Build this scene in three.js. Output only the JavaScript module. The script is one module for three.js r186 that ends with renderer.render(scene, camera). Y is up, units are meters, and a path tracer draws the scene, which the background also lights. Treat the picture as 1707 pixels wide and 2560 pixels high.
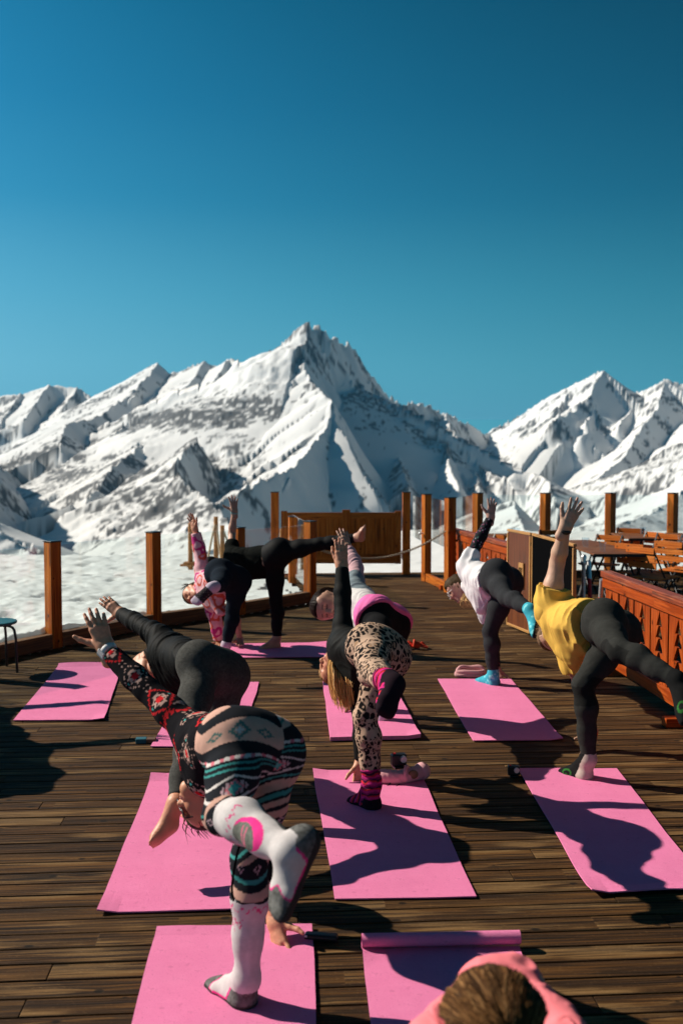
import * as THREE from 'three';
import { mergeGeometries } from 'three/addons/utils/BufferGeometryUtils.js';
import { RoundedBoxGeometry } from 'three/addons/geometries/RoundedBoxGeometry.js';

// ------------------------------------------------------------------ camera, sky, sun, exposure
const scene = new THREE.Scene();
const LENS = 2490, CX = 853.5, CY = 1280, EYE = 1.9, PITCH = Math.atan((1280 - 1143) / LENS);
const camera = new THREE.PerspectiveCamera(2 * Math.atan(1280 / LENS) * 180 / Math.PI, 1707 / 2560, 0.1, 20000);
camera.position.set(0, EYE, 0);
camera.rotation.x = -PITCH;
camera.focus = 5.6;
camera.userData.fStop = 2.6;
scene.add(camera);
scene.fog = new THREE.FogExp2(new THREE.Color().setRGB(.22, .62, 1.0), 2.4e-5);

const renderer = new THREE.WebGLRenderer();
renderer.toneMapping = THREE.LinearToneMapping;
renderer.toneMappingExposure = 1.28;
renderer.shadowMap.enabled = true;




const SUN_DIR = new THREE.Vector3(-0.774, 0.574, -0.268).normalize();
const sun = new THREE.DirectionalLight(new THREE.Color().setRGB(1.0, 0.92, 0.79), 5);
sun.position.copy(SUN_DIR).multiplyScalar(60).add(new THREE.Vector3(0, 0, -8));
sun.target.position.set(0, 0, -8);
sun.castShadow = true;
sun.shadow.mapSize.set(2048, 2048);
Object.assign(sun.shadow.camera, { left: -16, right: 16, top: 16, bottom: -16, near: 1, far: 140 });
scene.add(sun, sun.target);

const clamp = (x, a = 0, b = 1) => x < a ? a : x > b ? b : x;
// clear high-altitude sky: pale towards the horizon, deep teal blue overhead
{
  const w = 512, h = 256, data = new Float32Array(w * h * 4);
  const stops = [ // elevation in degrees, linear rgb
    [-90, .02, .06, .09], [-4, .10, .30, .42], [0, .125, .385, .515], [5, .112, .378, .515], [9, .064, .303, .450], [14, .018, .190, .335], [19, .007, .132, .255],
    [25, .0025, .088, .175], [31, .001, .052, .110], [45, .0008, .026, .056], [90, .0005, .012, .028]];
  for (let j = 0; j < h; j++) {
    const el = (j + .5) / h * 180 - 90;
    let k = 0; while (k < stops.length - 2 && stops[k + 1][0] < el) k++;
    const a = stops[k], b = stops[k + 1], t = Math.min(1, Math.max(0, (el - a[0]) / (b[0] - a[0])));
    for (let i = 0; i < w; i++) {
      const o = (j * w + i) * 4;
      // paler towards the sun, deepest a quarter turn away from it
      const az = ((i + .5) / w - .5) * Math.PI * 2, ce = Math.cos(el * Math.PI / 180), dot = Math.cos(az) * ce * SUN_DIR.x + Math.sin(el * Math.PI / 180) * SUN_DIR.y + Math.sin(az) * ce * SUN_DIR.z;
      const far = (Math.acos(clamp(dot, -1, 1)) * 180 / Math.PI - 58) / 26, k2 = Math.exp(-(.35 + .65 * clamp(el / 25)) * clamp(far, -.9, 1.3));
      for (let c = 0; c < 3; c++) data[o + c] = (a[c + 1] + (b[c + 1] - a[c + 1]) * t) * (c ? k2 : k2 * k2);
      data[o + 3] = 1;
    }
  }
  const sky = new THREE.DataTexture(data, w, h, THREE.RGBAFormat, THREE.FloatType);
  sky.mapping = THREE.EquirectangularReflectionMapping;
  sky.colorSpace = THREE.LinearSRGBColorSpace;
  sky.magFilter = sky.minFilter = THREE.LinearFilter;
  sky.needsUpdate = true;
  scene.background = sky;
  scene.environment = sky;
}

// ------------------------------------------------------------------ helpers
const V = (x, y, z) => new THREE.Vector3(x, y, z);
const lerp = (a, b, t) => a + (b - a) * t;
const smooth = (a, b, x) => { const t = clamp((x - a) / (b - a)); return t * t * (3 - 2 * t); };
const SP = Math.sin(PITCH), CP = Math.cos(PITCH);
function P(px, py, d) { const a = (px - CX) / LENS * d, b = -(py - CY) / LENS * d; return V(a, EYE - SP * d + CP * b, -CP * d - SP * b); }   // a sight line followed for d metres
function G(px, py, y = 0) { const b = -(py - CY) / LENS; return P(px, py, (y - EYE) / (-SP + CP * b)); }                                  // where it meets a level
function rng(seed) { let s = seed >>> 0; return () => { s = (s + 0x6D2B79F5) | 0; let t = Math.imul(s ^ (s >>> 15), 1 | s); t = (t + Math.imul(t ^ (t >>> 7), 61 | t)) ^ t; return ((t ^ (t >>> 14)) >>> 0) / 4294967296; }; }
function hash3(x, y, z) { let h = Math.imul(x, 374761393) ^ Math.imul(y, 668265263) ^ Math.imul(z, 2147483647 ^ 0x5bd1e995); h = Math.imul(h ^ (h >>> 13), 1274126177); return ((h ^ (h >>> 16)) >>> 0) / 4294967296; }
function noise(x, y, z = 0) {   // value noise, -1..1
  const i = Math.floor(x), j = Math.floor(y), k = Math.floor(z);
  let u = x - i, v = y - j, w = z - k;
  u = u * u * (3 - 2 * u); v = v * v * (3 - 2 * v); w = w * w * (3 - 2 * w);
  const L = (a, b, t) => a + (b - a) * t;
  return 2 * L(L(L(hash3(i, j, k), hash3(i + 1, j, k), u), L(hash3(i, j + 1, k), hash3(i + 1, j + 1, k), u), v),
    L(L(hash3(i, j, k + 1), hash3(i + 1, j, k + 1), u), L(hash3(i, j + 1, k + 1), hash3(i + 1, j + 1, k + 1), u), v), w) - 1;
}
function fbm(x, y, z = 0, o = 4) { let s = 0, a = .5; for (let i = 0; i < o; i++) { s += a * noise(x, y, z); x = x * 2.03 + 7.1; y = y * 2.03 + 3.7; z = z * 2.03 + 1.3; a *= .5; } return s; }
function ridged(x, y, z = 0, o = 4) { let s = 0, a = .5; for (let i = 0; i < o; i++) { s += a * (1 - Math.abs(noise(x, y, z)) * 2); x = x * 2.03 + 5.1; y = y * 2.03 + 9.7; a *= .5; } return s; }
function worley(x, y, z) {   // nearest and second distance, id of the nearest cell
  const i = Math.floor(x), j = Math.floor(y), k = Math.floor(z);
  let f1 = 9, f2 = 9, id = 0;
  for (let a = -1; a < 2; a++) for (let b = -1; b < 2; b++) for (let c = -1; c < 2; c++) {
    const X = i + a, Y = j + b, Z = k + c;
    const dx = X + hash3(X, Y, Z) - x, dy = Y + hash3(X + 71, Y, Z) - y, dz = Z + hash3(X, Y + 37, Z) - z, d = Math.sqrt(dx * dx + dy * dy + dz * dz);
    if (d < f1) { f2 = f1; f1 = d; id = hash3(X, Y, Z + 91); } else if (d < f2) f2 = d;
  }
  return [f1, f2, id];
}
const used = new Map();
function numbered(name) { const n = used.get(name) ?? 0; used.set(name, n + 1); return n ? `${name}_${String(n).padStart(3, '0')}` : name; }
function tag(o, label, category, group) { o.userData.label = label; o.userData.category = category; if (group) o.userData.group = group; return o; }
function thing(name, label, category, pos = V(0, 0, 0), turn = 0, group) {
  const o = new THREE.Group(); o.name = numbered(name); o.position.copy(pos); o.rotation.y = turn; scene.add(o);
  return tag(o, label, category, group);
}
function mesh(name, geo, mat, parent = scene) {
  const m = new THREE.Mesh(Array.isArray(geo) ? mergeGeometries(geo.map((g) => g.index ? g.toNonIndexed() : g)) : geo, mat);
  m.name = parent === scene ? numbered(name) : name; m.castShadow = m.receiveShadow = true; parent.add(m); return m;
}
function structure(o) { o.userData.kind = 'structure'; return o; }
function copyOf(src, name, pos, turn, label) {
  const o = src.clone(); o.name = numbered(name); o.position.copy(pos); o.rotation.y = turn; o.userData = { ...src.userData, label }; scene.add(o); return o;
}
function box(w, h, d, x = 0, y = 0, z = 0, r = .004) { const g = r ? new RoundedBoxGeometry(w, h, d, 1, Math.min(r, w / 2.1, h / 2.1, d / 2.1)) : new THREE.BoxGeometry(w, h, d); boxUV(g, w, h, d); g.translate(x, y, z); return g; }
function boxUV(g, w, h, d) {   // uv in metres, u along the longest side
  const p = g.attributes.position, n = g.attributes.normal, uv = g.attributes.uv, ax = w >= h && w >= d ? 0 : h >= d ? 1 : 2;
  for (let i = 0; i < p.count; i++) {
    const c = [p.getX(i), p.getY(i), p.getZ(i)], m = [Math.abs(n.getX(i)), Math.abs(n.getY(i)), Math.abs(n.getZ(i))];
    const f = m[0] > m[1] && m[0] > m[2] ? 0 : m[1] > m[2] ? 1 : 2, rest = [0, 1, 2].filter((k) => k !== f);
    const u = rest.includes(ax) ? ax : rest[0], v = rest.find((k) => k !== u);
    uv.setXY(i, c[u] + f * .37, c[v] + f * .21);
  }
}
function shiftUV(g, du, dv) { const uv = g.attributes.uv; for (let i = 0; i < uv.count; i++) uv.setXY(i, uv.getX(i) + du, uv.getY(i) + dv); return g; }
function bar(a, b, r, seg = 8, r2 = r) {
  const d = b.clone().sub(a), g = new THREE.CylinderGeometry(r2, r, d.length(), seg);
  g.applyQuaternion(new THREE.Quaternion().setFromUnitVectors(V(0, 1, 0), d.normalize())); g.translate((a.x + b.x) / 2, (a.y + b.y) / 2, (a.z + b.z) / 2); return g;
}
function beam(a, b, w, h, r = .004) {   // a bar of rectangular section from a to b, w across, h high
  const d = b.clone().sub(a), L = d.length(), g = box(L, h, w, 0, 0, 0, r);
  const x = d.normalize(), z = V(x.x, 0, x.z).normalize().cross(V(0, 1, 0)), y = z.clone().cross(x);
  g.applyMatrix4(new THREE.Matrix4().makeBasis(x, y, z)); g.translate((a.x + b.x) / 2, (a.y + b.y) / 2, (a.z + b.z) / 2); return g;
}
function tube(pts, r, seg = 24, rad = 6, closed = false) { return new THREE.TubeGeometry(new THREE.CatmullRomCurve3(pts, closed), seg, r, rad, closed); }
function texture(w, h, f, srgb = true) {   // f(u, v) -> [r, g, b] as sRGB 0..1
  const d = new Uint8Array(w * h * 4);
  for (let j = 0; j < h; j++) for (let i = 0; i < w; i++) { const c = f(i / w, j / h, i, j), o = (j * w + i) * 4; d[o] = clamp(c[0]) * 255; d[o + 1] = clamp(c[1]) * 255; d[o + 2] = clamp(c[2]) * 255; d[o + 3] = 255; }
  const t = new THREE.DataTexture(d, w, h); t.wrapS = t.wrapT = THREE.RepeatWrapping; t.magFilter = THREE.LinearFilter; t.minFilter = THREE.LinearMipmapLinearFilter; t.generateMipmaps = true;
  if (srgb) t.colorSpace = THREE.SRGBColorSpace; t.needsUpdate = true; return t;
}
const std = (o) => new THREE.MeshStandardMaterial({ roughness: .8, metalness: 0, ...o });
const lin = (r, g, b) => new THREE.Color().setRGB(r, g, b);
// ------------------------------------------------------------------ materials
// wood: u runs along the grain, one texture covers 2 m x 0.5 m
function woodTexture(seed, base, dark, pale, wear, res = 384) {
  const R = rng(seed), knots = Array.from({ length: 9 }, () => [R() * 2, R() * .5, .008 + R() * .012]);
  const col = texture(res, res / 2, (u, v) => {
    const x = u * 2, y = v * .5;
    let yy = y;
    let kd = 0;
    for (const [a, b, r] of knots) { const dx = (x - a) / 3, dy = y - b, d = Math.sqrt(dx * dx + dy * dy); yy += .012 * Math.exp(-d * d / (r * r * 4)) * Math.sign(dy); kd = Math.max(kd, 1 - smooth(r * .45, r * .95, Math.hypot((x - a) * .7, dy))); }
    const g1 = fbm(x * 2.2 + seed, yy * 95, seed, 4), g2 = noise(x * 5, yy * 420, seed + 5), blot = fbm(x * 2.3, y * 9, seed + 9, 4), speck = noise(x * 130, y * 320, 3);
    let t = clamp(.5 + g1 * 1.05 + g2 * .34);
    const k = [0, 1, 2].map((c) => lerp(dark[c], base[c], t));
    const w = smooth(.05, .45, blot + g2 * .18 + g1 * .3) * wear + smooth(.62, .8, speck) * wear * .5;
    const crack = smooth(.52, .66, noise(x * 3.1 + 11, yy * 170, seed + 2)) * .6;
    return k.map((c, i) => (lerp(c, pale[i], clamp(w)) * (1 - kd * .55)) * (1 - crack * .55));
  });
  return col;
}
function woodBump(seed) { return texture(512, 256, (u, v) => { const x = u * 2, y = v * .5, k = .5 + .4 * fbm(x * 2.2 + seed, y * 95, seed, 3) + .18 * noise(x * 5, y * 420, seed + 5); return [k, k, k]; }, false); }
const WR = (t) => { t.repeat.set(.5, 2); return t; };
const M = {}, dull = (o) => new THREE.MeshPhysicalMaterial({ roughness: .85, specularIntensity: .3, ...o });
const deckBump = WR(woodBump(3));
M.deck = [1, 2, 3, 4].map((s) => dull({ map: WR(woodTexture(s * 13, [[.40, .275, .135], [.362, .24, .11], [.385, .263, .13], [.342, .222, .098], [.475, .385, .28]][s - 1], [.15, .095, .05], [.62, .50, .34], .46, 640)), bumpMap: deckBump, bumpScale: .006, roughness: .8 }));
M.post = dull({ map: WR(woodTexture(101, [.76, .42, .12], [.58, .27, .055], [.80, .50, .2], .3)), bumpMap: deckBump, bumpScale: .001, roughness: .5 });
M.gate = dull({ map: WR(woodTexture(131, [.70, .41, .15], [.52, .26, .07], [.74, .48, .22], .35)), bumpMap: deckBump, bumpScale: .001, roughness: .55 });
M.kerb = std({ map: WR(woodTexture(151, [.50, .33, .18], [.34, .21, .11], [.56, .42, .27], .4)), bumpMap: deckBump, bumpScale: .002, roughness: .7 });
M.orange = dull({ map: WR(woodTexture(171, [.66, .285, .085], [.50, .19, .045], [.80, .44, .22], .25)), bumpMap: deckBump, bumpScale: .001, roughness: .42 });
M.rail = std({ map: WR(woodTexture(191, [.60, .27, .13], [.46, .19, .09], [.80, .58, .45], .5)), bumpMap: deckBump, bumpScale: .0012, roughness: .45 });
M.slat = dull({ map: WR(woodTexture(211, [.84, .48, .20], [.70, .34, .11], [.86, .56, .30], .3)), roughness: .5 });
M.tableWood = dull({ map: WR(woodTexture(231, [.55, .34, .20], [.38, .21, .11], [.64, .46, .32], .4)), roughness: .5, specularIntensity: .5 });
M.ply = std({ map: WR(woodTexture(251, [.47, .255, .13], [.35, .17, .08], [.53, .31, .17], .4)), roughness: .35 });
M.frame = std({ map: WR(woodTexture(271, [.76, .56, .32], [.62, .42, .21], [.80, .62, .40], .3)), roughness: .5 });
M.rawWood = std({ map: WR(woodTexture(291, [.70, .49, .27], [.54, .35, .18], [.74, .56, .36], .3)), roughness: .7 });
M.black = new THREE.MeshPhysicalMaterial({ color: lin(.004, .004, .0045), roughness: 1, specularIntensity: 0 });
M.plastic = std({ color: lin(.012, .012, .013), roughness: .35 });
M.steel = std({ color: lin(.02, .02, .022), roughness: .4, metalness: .6 });
M.chrome = std({ color: lin(.75, .75, .76), roughness: .38, metalness: .75 });
M.capMetal = std({ color: lin(.02, .019, .018), roughness: .35, metalness: .3 });
M.glass = new THREE.MeshPhysicalMaterial({ color: lin(.93, .97, .97), transmission: 1, thickness: 0, roughness: .02, ior: 1.5 });
M.jar = new THREE.MeshPhysicalMaterial({ color: lin(.95, .98, 1), transmission: 1, thickness: 0, roughness: .03, ior: 1.5 });
M.red = std({ color: lin(.80, .014, .016), roughness: .55 });
M.teal = std({ color: lin(.03, .115, .115), roughness: .35 });
M.chain = std({ color: lin(.42, .35, .25), roughness: .4, metalness: .4 });
M.rope = std({ color: lin(.55, .42, .28), roughness: .9 });
{
  const ribs = texture(512, 512, (u, v) => { const k = .5 + .42 * Math.sin(u * Math.PI * 2 * 64) * (.8 + .2 * noise(u * 80, v * 40, 2)) + .1 * noise(u * 300, v * 300, 5); return [k, k, k]; }, false); ribs.repeat.set(3.6, 3.6);
  const pink = texture(512, 512, (u, v) => {
    const n = .014 * fbm(u * 6, v * 6, 1, 4) + .02 * noise(u * 240, v * 240, 4) + .014 * Math.sin(u * Math.PI * 2 * 64), dirt = smooth(.30, .52, fbm(u * 9 + 4, v * 9, 7, 5)) * .05 + smooth(.72, .86, noise(u * 60, v * 60, 12)) * .07;
    return [.92 + n - dirt, .51 + n * 1.4 - dirt * .8, .685 + n * 1.2 - dirt];
  }); pink.repeat.set(3.6, 3.6);
  M.mat = dull({ map: pink, bumpMap: ribs, bumpScale: .0012, roughness: .72 });
}
M.vc = new THREE.MeshPhysicalMaterial({ vertexColors: true, roughness: .95, specularIntensity: .1 });
M.skin = new THREE.MeshPhysicalMaterial({ vertexColors: true, roughness: .52, sheen: .15, sheenColor: lin(.9, .5, .4), sheenRoughness: .5 });
M.silk = new THREE.MeshPhysicalMaterial({ vertexColors: true, roughness: .68, specularIntensity: .15 });
M.hair = new THREE.MeshPhysicalMaterial({ vertexColors: true, roughness: .55, specularIntensity: .12 });
// ------------------------------------------------------------------ mountains: a height field raised along real ridge lines (metres)
{
  const pt = (px, py, d) => { const a = (px - CX) / LENS * d; return [a, EYE + (1143 - py) / LENS * d, -d]; };
  const ridges = []; let nr = 0;
  const ridge = (sl, pts) => { const q = pts.map((p) => pt(...p)); let run = nr++ * 7000; for (let i = 0; i + 1 < q.length; i++) { const L = Math.hypot(q[i + 1][0] - q[i][0], q[i + 1][2] - q[i][2]); ridges.push([q[i], q[i + 1], sl, run, L, i === 0, i + 2 === q.length]); run += L; } };   // slopes on the left and on the right of the way taken
  // each: [steepness near the crest left, right; gentler steepness far below left, right]
  // skyline, from the left to the main peak and down to the pass
  ridge([.9, .6, 1.7, .75], [[-700, 860, 6800], [-420, 900, 6900], [-200, 960, 7000], [0, 985, 7000], [60, 980, 7000], [130, 958, 7000], [200, 966, 7000], [232, 992, 6900], [290, 972, 6700], [330, 958, 6600], [365, 924, 6500], [400, 908, 6500], [430, 930, 6500], [470, 920, 6500], [515, 902, 6400], [545, 918, 6400], [575, 896, 6300], [620, 912, 6100], [660, 888, 5800], [700, 862, 5500], [740, 832, 5200], [775, 808, 5000]]);
  ridge([.9, .8, 1.7, 1.05], [[775, 808, 5000], [800, 818, 5020], [830, 838, 5080], [862, 850, 5150], [890, 878, 5250], [925, 930, 5400], [960, 980, 5600], [1000, 1008, 5800], [1040, 1012, 5900], [1075, 1012, 6000], [1110, 1032, 6100], [1160, 1052, 6300], [1212, 1084, 6700]]);
  // the massif on the right
  ridge([.8, .6, 1.3, .5], [[1212, 1084, 6700], [1250, 1060, 7200], [1290, 1038, 7100], [1340, 1008, 7000], [1400, 975, 6800], [1440, 955, 6700], [1475, 934, 6600], [1502, 926, 6500], [1530, 956, 6600], [1580, 980, 6700], [1612, 972, 6600], [1655, 948, 6400], [1700, 958, 6400], [1780, 930, 6400], [1950, 880, 6400], [2200, 900, 6400]]);
  // great left-lit spur from the main peak, its right side falling steeply into shade
  ridge([1.45, 1.2, .55, .5], [[775, 808, 5000], [765, 850, 4850], [757, 895, 4680], [775, 950, 4400], [812, 985, 4150], [832, 1003, 4000], [822, 1050, 3800], [790, 1100, 3550], [735, 1160, 3200], [640, 1208, 2950], [545, 1250, 2700], [470, 1310, 2400]]);
  ridge([1.9, 1.1, .55, .5], [[500, 1085, 3700], [455, 1130, 3300], [432, 1176, 2950], [475, 1215, 2720], [540, 1262, 2480], [600, 1330, 2200]]);
  ridge([.8, .5, .5, .45], [[625, 912, 6100], [560, 985, 5500], [470, 1040, 4900], [380, 1090, 4300], [300, 1150, 3700], [220, 1240, 3100]]);
  ridge([.9, .5, .5, .45], [[400, 908, 6500], [330, 985, 5900], [250, 1035, 5300], [165, 1060, 4900], [150, 1110, 4400]]);
  ridge([.9, .5, .5, .45], [[515, 902, 6400], [470, 965, 5900], [380, 1010, 5400], [290, 1080, 4800], [250, 1120, 4500]]);
  ridge([.8, .5, .5, .45], [[735, 835, 5200], [660, 930, 4900], [600, 990, 4600], [520, 1060, 4250], [455, 1130, 3900]]);
  // shoulders on the shaded right flank
  ridge([1.5, 1.0, .85, 1.1], [[950, 1105, 4750], [985, 1130, 4500], [1005, 1165, 4200], [1020, 1215, 3800]]);
  ridge([1.5, 1.0, .9, 1.2], [[1012, 1025, 5750], [1022, 1066, 5300], [1065, 1090, 4950], [1115, 1120, 4650], [1130, 1180, 4200], [1150, 1215, 3900]]);
  ridge([1.4, 1.0, .7, .9], [[1110, 1032, 6100], [1150, 1110, 5300], [1175, 1150, 4900], [1190, 1185, 4500], [1200, 1230, 4100]]);
  ridge([.5, .45, 1.6, .9], [[1190, 1165, 4700], [1260, 1190, 4300], [1330, 1175, 4300], [1370, 1205, 4000], [1390, 1260, 3600]]);
  ridge([1.2, .9, .8, .9], [[930, 1160, 4000], [900, 1200, 3700], [870, 1245, 3400], [850, 1310, 3000]]);
  ridge([1.0, .7, .5, .45], [[1280, 1245, 3300], [1300, 1290, 2900], [1330, 1340, 2600]]);
  // spurs of the right massif
  ridge([1.1, .55, .6, .5], [[1502, 926, 6500], [1470, 985, 6200], [1430, 1020, 6000], [1380, 1045, 5800]]);
  ridge([1.2, .6, .7, .5], [[1655, 948, 6400], [1640, 1020, 6000], [1590, 1080, 5600], [1560, 1140, 5200], [1480, 1205, 4700]]);
  ridge([.9, .5, .5, .45], [[1950, 880, 6400], [1800, 1050, 5400], [1720, 1130, 4900], [1640, 1200, 4400]]);
  ridge([.9, .5, .5, .45], [[1580, 980, 6700], [1520, 1050, 6100], [1450, 1090, 5700]]);
  ridge([.4, .35, .4, .35], [[1900, 1050, 4000], [1700, 1230, 3200], [1600, 1290, 2900], [1500, 1330, 2700]]);
  // the nearer mountain at the left, mostly outside the frame, that shades the valley
  ridge([.6, .5, 1.3, .9], [[-1400, 500, 1700], [-900, 760, 2200], [-560, 830, 2700], [-385, 863, 3030], [-270, 930, 3500], [-190, 985, 4200]]);
  // buttresses below the left skyline, their right sides in shade
  for (const [px, py, d] of [[60, 980, 7000], [130, 958, 7000], [200, 966, 7000], [290, 972, 6700], [330, 958, 6600], [400, 908, 6500], [430, 930, 6500], [515, 902, 6400], [575, 896, 6300], [620, 912, 6100], [680, 875, 5650], [1440, 955, 6700], [1530, 956, 6600], [1612, 972, 6600]]) ridge([1.8, 1.0, .62, .6], [[px, py, d], [px - 38, py + 52, d - 380], [px - 70, py + 92, d - 760]]);
  ridge([.5, .4, .4, .4], [[-300, 1190, 1900], [-60, 1290, 1750], [60, 1370, 1650], [150, 1420, 1500]]);
  const height = (x, z) => {
    const wx = x + 80 * fbm(x / 560, z / 560, 3, 3) + 14 * fbm(x / 130, z / 130, 8, 2), wz = z + 80 * fbm(x / 560, z / 560, 13, 3) + 14 * fbm(x / 130, z / 130, 18, 2);
    let best = -760 + 90 * fbm(x / 700, z / 700, 21, 2), bd = 1e9, run = 0, sideOf = 0;
    for (const [a, b, sl, r0, L, first, last] of ridges) {
      const dx = b[0] - a[0], dz = b[2] - a[2], L2 = dx * dx + dz * dz;
      const t = clamp(((x - a[0]) * dx + (z - a[2]) * dz) / L2), ex = x - a[0] - t * dx, ez = z - a[2] - t * dz, d0 = Math.sqrt(ex * ex + ez * ez);
      if (a[1] + 60 - d0 * .3 < best && b[1] + 60 - d0 * .3 < best) continue;
      const m = smooth(0, 240, d0), t2 = clamp(((wx - a[0]) * dx + (wz - a[2]) * dz) / L2), tt = lerp(t, t2, m);
      const X = lerp(x, wx, m) - a[0] - tt * dx, Z = lerp(z, wz, m) - a[2] - tt * dz, d = Math.sqrt(X * X + Z * Z), right = (X * -dz + Z * dx) < 0 ? 0 : 2;
      const cap = (first && tt <= 0) || (last && tt >= 1), near = cap ? Math.max(sl[0], sl[2], 1.3) : sl[right], farS = cap ? 1.05 : sl[right + 1], W = 300, H = lerp(a[1], b[1], tt) - farS * d - (near - farS) * W * (1 - Math.exp(-d / W));
      if (H > best) { best = H; bd = d; run = r0 + tt * L + Math.atan2(ex, ez) * 30; sideOf = right; }
    }
    // gullies and ribs run down the fall line, away from the crest; cliffs are rougher than the snow slopes
    const amp = smooth(0, 160, bd), zone = smooth(.0, .38, fbm(x / 560 + 40, z / 560, 31, 3) + .22 * smooth(0, 500, best) + (sideOf ? .12 : -.02));
    const w2 = run + 60 * fbm(x / 200, z / 200, 4, 2), rib = ridged(w2 / 210, bd / 900, sideOf, 3) - .35, rib2 = ridged(w2 / 70, bd / 420, 7 + sideOf, 3) - .35, fine = fbm(x / 40, z / 40, 6, 3);
    out[0] = best + amp * (rib * (15 + 46 * zone) + rib2 * (3 + 26 * zone) * smooth(40, 420, bd) + 24 * fbm(x / 500, z / 500, 66, 2)) + fine * (.8 + 15 * zone) + (1 - amp) * (18 + 30 * zone) * (ridged(run / 85, 3, 5, 3) - .45);
    out[1] = w2; out[2] = bd; out[3] = zone;
    return out;
  };
  const out = [0, 0, 0, 0];
  const NC = 760, NR = 430, pos = new Float32Array(NC * NR * 3), col = new Float32Array(NC * NR * 3), ex = new Float32Array(NC * NR * 3);
  const idx = [];
  for (let r = 0; r < NR; r++) for (let c = 0; c < NC; c++) {
    const t = r / (NR - 1), d = 1150 * Math.pow(8200 / 1150, t), px = c < 60 ? -900 + 14.2 * c : c > 700 ? 1760 + 12 * (c - 700) : -48 + 2.825 * (c - 60), x = (px - CX) / LENS * d, z = -d, o = (r * NC + c) * 3;
    const H = height(x, z); pos[o] = x; pos[o + 1] = H[0]; pos[o + 2] = z; ex[o] = H[1]; ex[o + 1] = H[2]; ex[o + 2] = H[3];
    if (r && c) { const i = r * NC + c; idx.push(i - NC - 1, i - NC, i, i - NC - 1, i, i - 1); }
  }
  const g = new THREE.BufferGeometry(); g.setAttribute('position', new THREE.BufferAttribute(pos, 3)); g.setIndex(idx); g.computeVertexNormals();
  const nor = g.attributes.normal.array;
  for (let i = 0; i < NC * NR; i++) {
    const x = pos[i * 3], y = pos[i * 3 + 1], z = pos[i * 3 + 2], ny = Math.abs(nor[i * 3 + 1]);
    const w2 = ex[i * 3], dd = ex[i * 3 + 1], zone = ex[i * 3 + 2];
    const n1 = fbm(w2 / 120, dd / 330, 9, 4), n2 = fbm(x / 24, z / 24, y / 60, 3), high = smooth(150, 500, y) * .06;
    const speck = smooth(-.45, -.1, noise(x / 13, z / 13, y / 17) + .5 * noise(w2 / 19, dd / 60, 8));
    const rock = speck * Math.max(smooth(0, .06, (.225 + high + .20 * n1 + .15 * n2 + .10 * zone) - ny), smooth(.04, .10, n1 * .85 + n2 * .42 + .27 * zone - .155) * smooth(.97, .88, ny));
    const tone = .75 + .5 * n2;
    col[i * 3] = lerp(.76, .115 * tone, rock); col[i * 3 + 1] = lerp(.76, .115 * tone, rock); col[i * 3 + 2] = lerp(.755, .118 * tone, rock);
  }
  g.setAttribute('color', new THREE.BufferAttribute(col, 3));
  structure(mesh('mountains', g, std({ vertexColors: true, roughness: .9 })));
}

// ------------------------------------------------------------------ left edge of the deck (railing line), seen from above: [x, z]
const EDGE = [[-5.1, -6.1], [-4.33, -7.35], [-3.6, -8.6], [-2.87, -9.87], [-2.1, -11.1], [-1.24, -11.95], [-.41, -12.97], [-.74, -15.0], [-1.07, -16.2]];
function edgeX(d) { for (let i = 0; i + 1 < EDGE.length; i++) { const a = -EDGE[i][1], b = -EDGE[i + 1][1]; if (d >= a && d <= b) return lerp(EDGE[i][0], EDGE[i + 1][0], (d - a) / (b - a)); } return d < 6.1 ? -5.1 + (d - 6.1) * -.62 : -1.07; }

// ------------------------------------------------------------------ snow field around the terrace
{
  const NC = 520, NR = 380, pos = [], idx = [];
  const snowY = (x, z) => {
    const d = -z, rim = 25 + 9 * smooth(-3, 3, x) + 1.6 * fbm(x * .12, 3, 1, 2);
    let y = .13 - .75 * smooth(9, 26, d) + .05 * fbm(x * .35, z * .35, 1, 3);
    const onDeck = x > edgeX(d) - .06 && d < 16.5;
    const near = smooth(.1, 1.4, edgeX(d) - x);                                        // trodden further out, swept smooth along the railing
    const tr = .35 + .65 * near;
    y += tr * (.045 * fbm(x * 1.7, z * 1.7, 4, 3) - .07 * smooth(.1, .5, fbm(x * 3.1, z * 2.2, 9, 2)) + .034 * fbm(x * 7, z * 7, 6, 2) + .016 * noise(x * 16, z * 16, 2));
    if (d > rim) y -= (d - rim) * (d - rim) * .012 + (d - rim) * .12;
    if (onDeck || (d > 15 && d < 17 && x > -1.2)) y = Math.min(y, -.28);
    if (!onDeck && d < 13) y += .10 * smooth(1.1, .25, Math.abs(edgeX(d) - x - .35)) * (.5 + fbm(x * 1.3, z * 1.3, 17, 3));
    return y;
  };
  for (let r = 0; r < NR; r++) for (let c = 0; c < NC; c++) {
    const d = 5.5 * Math.pow(120 / 5.5, Math.pow(r / (NR - 1), 1.25)), px = -1500 + 4700 * (c / (NC - 1)), x = (px - CX) / LENS * d;
    pos.push(x, snowY(x, -d), -d);
    if (r && c) { const i = r * NC + c; idx.push(i - NC - 1, i - NC, i, i - NC - 1, i, i - 1); }
  }
  const g = new THREE.BufferGeometry(); g.setAttribute('position', new THREE.Float32BufferAttribute(pos, 3)); g.setIndex(idx); g.computeVertexNormals();
  structure(mesh('snow_ground', g, std({ color: lin(.76, .755, .74), roughness: .85 })));
  // the far ground, one sheet out to the horizon and far below the plateau
  const far = new THREE.PlaneGeometry(40000, 40000); far.rotateX(-Math.PI / 2); far.translate(0, -900, 0);
  structure(mesh('valley_ground', far, std({ color: lin(.10, .11, .10), roughness: .95 })));
}

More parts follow.
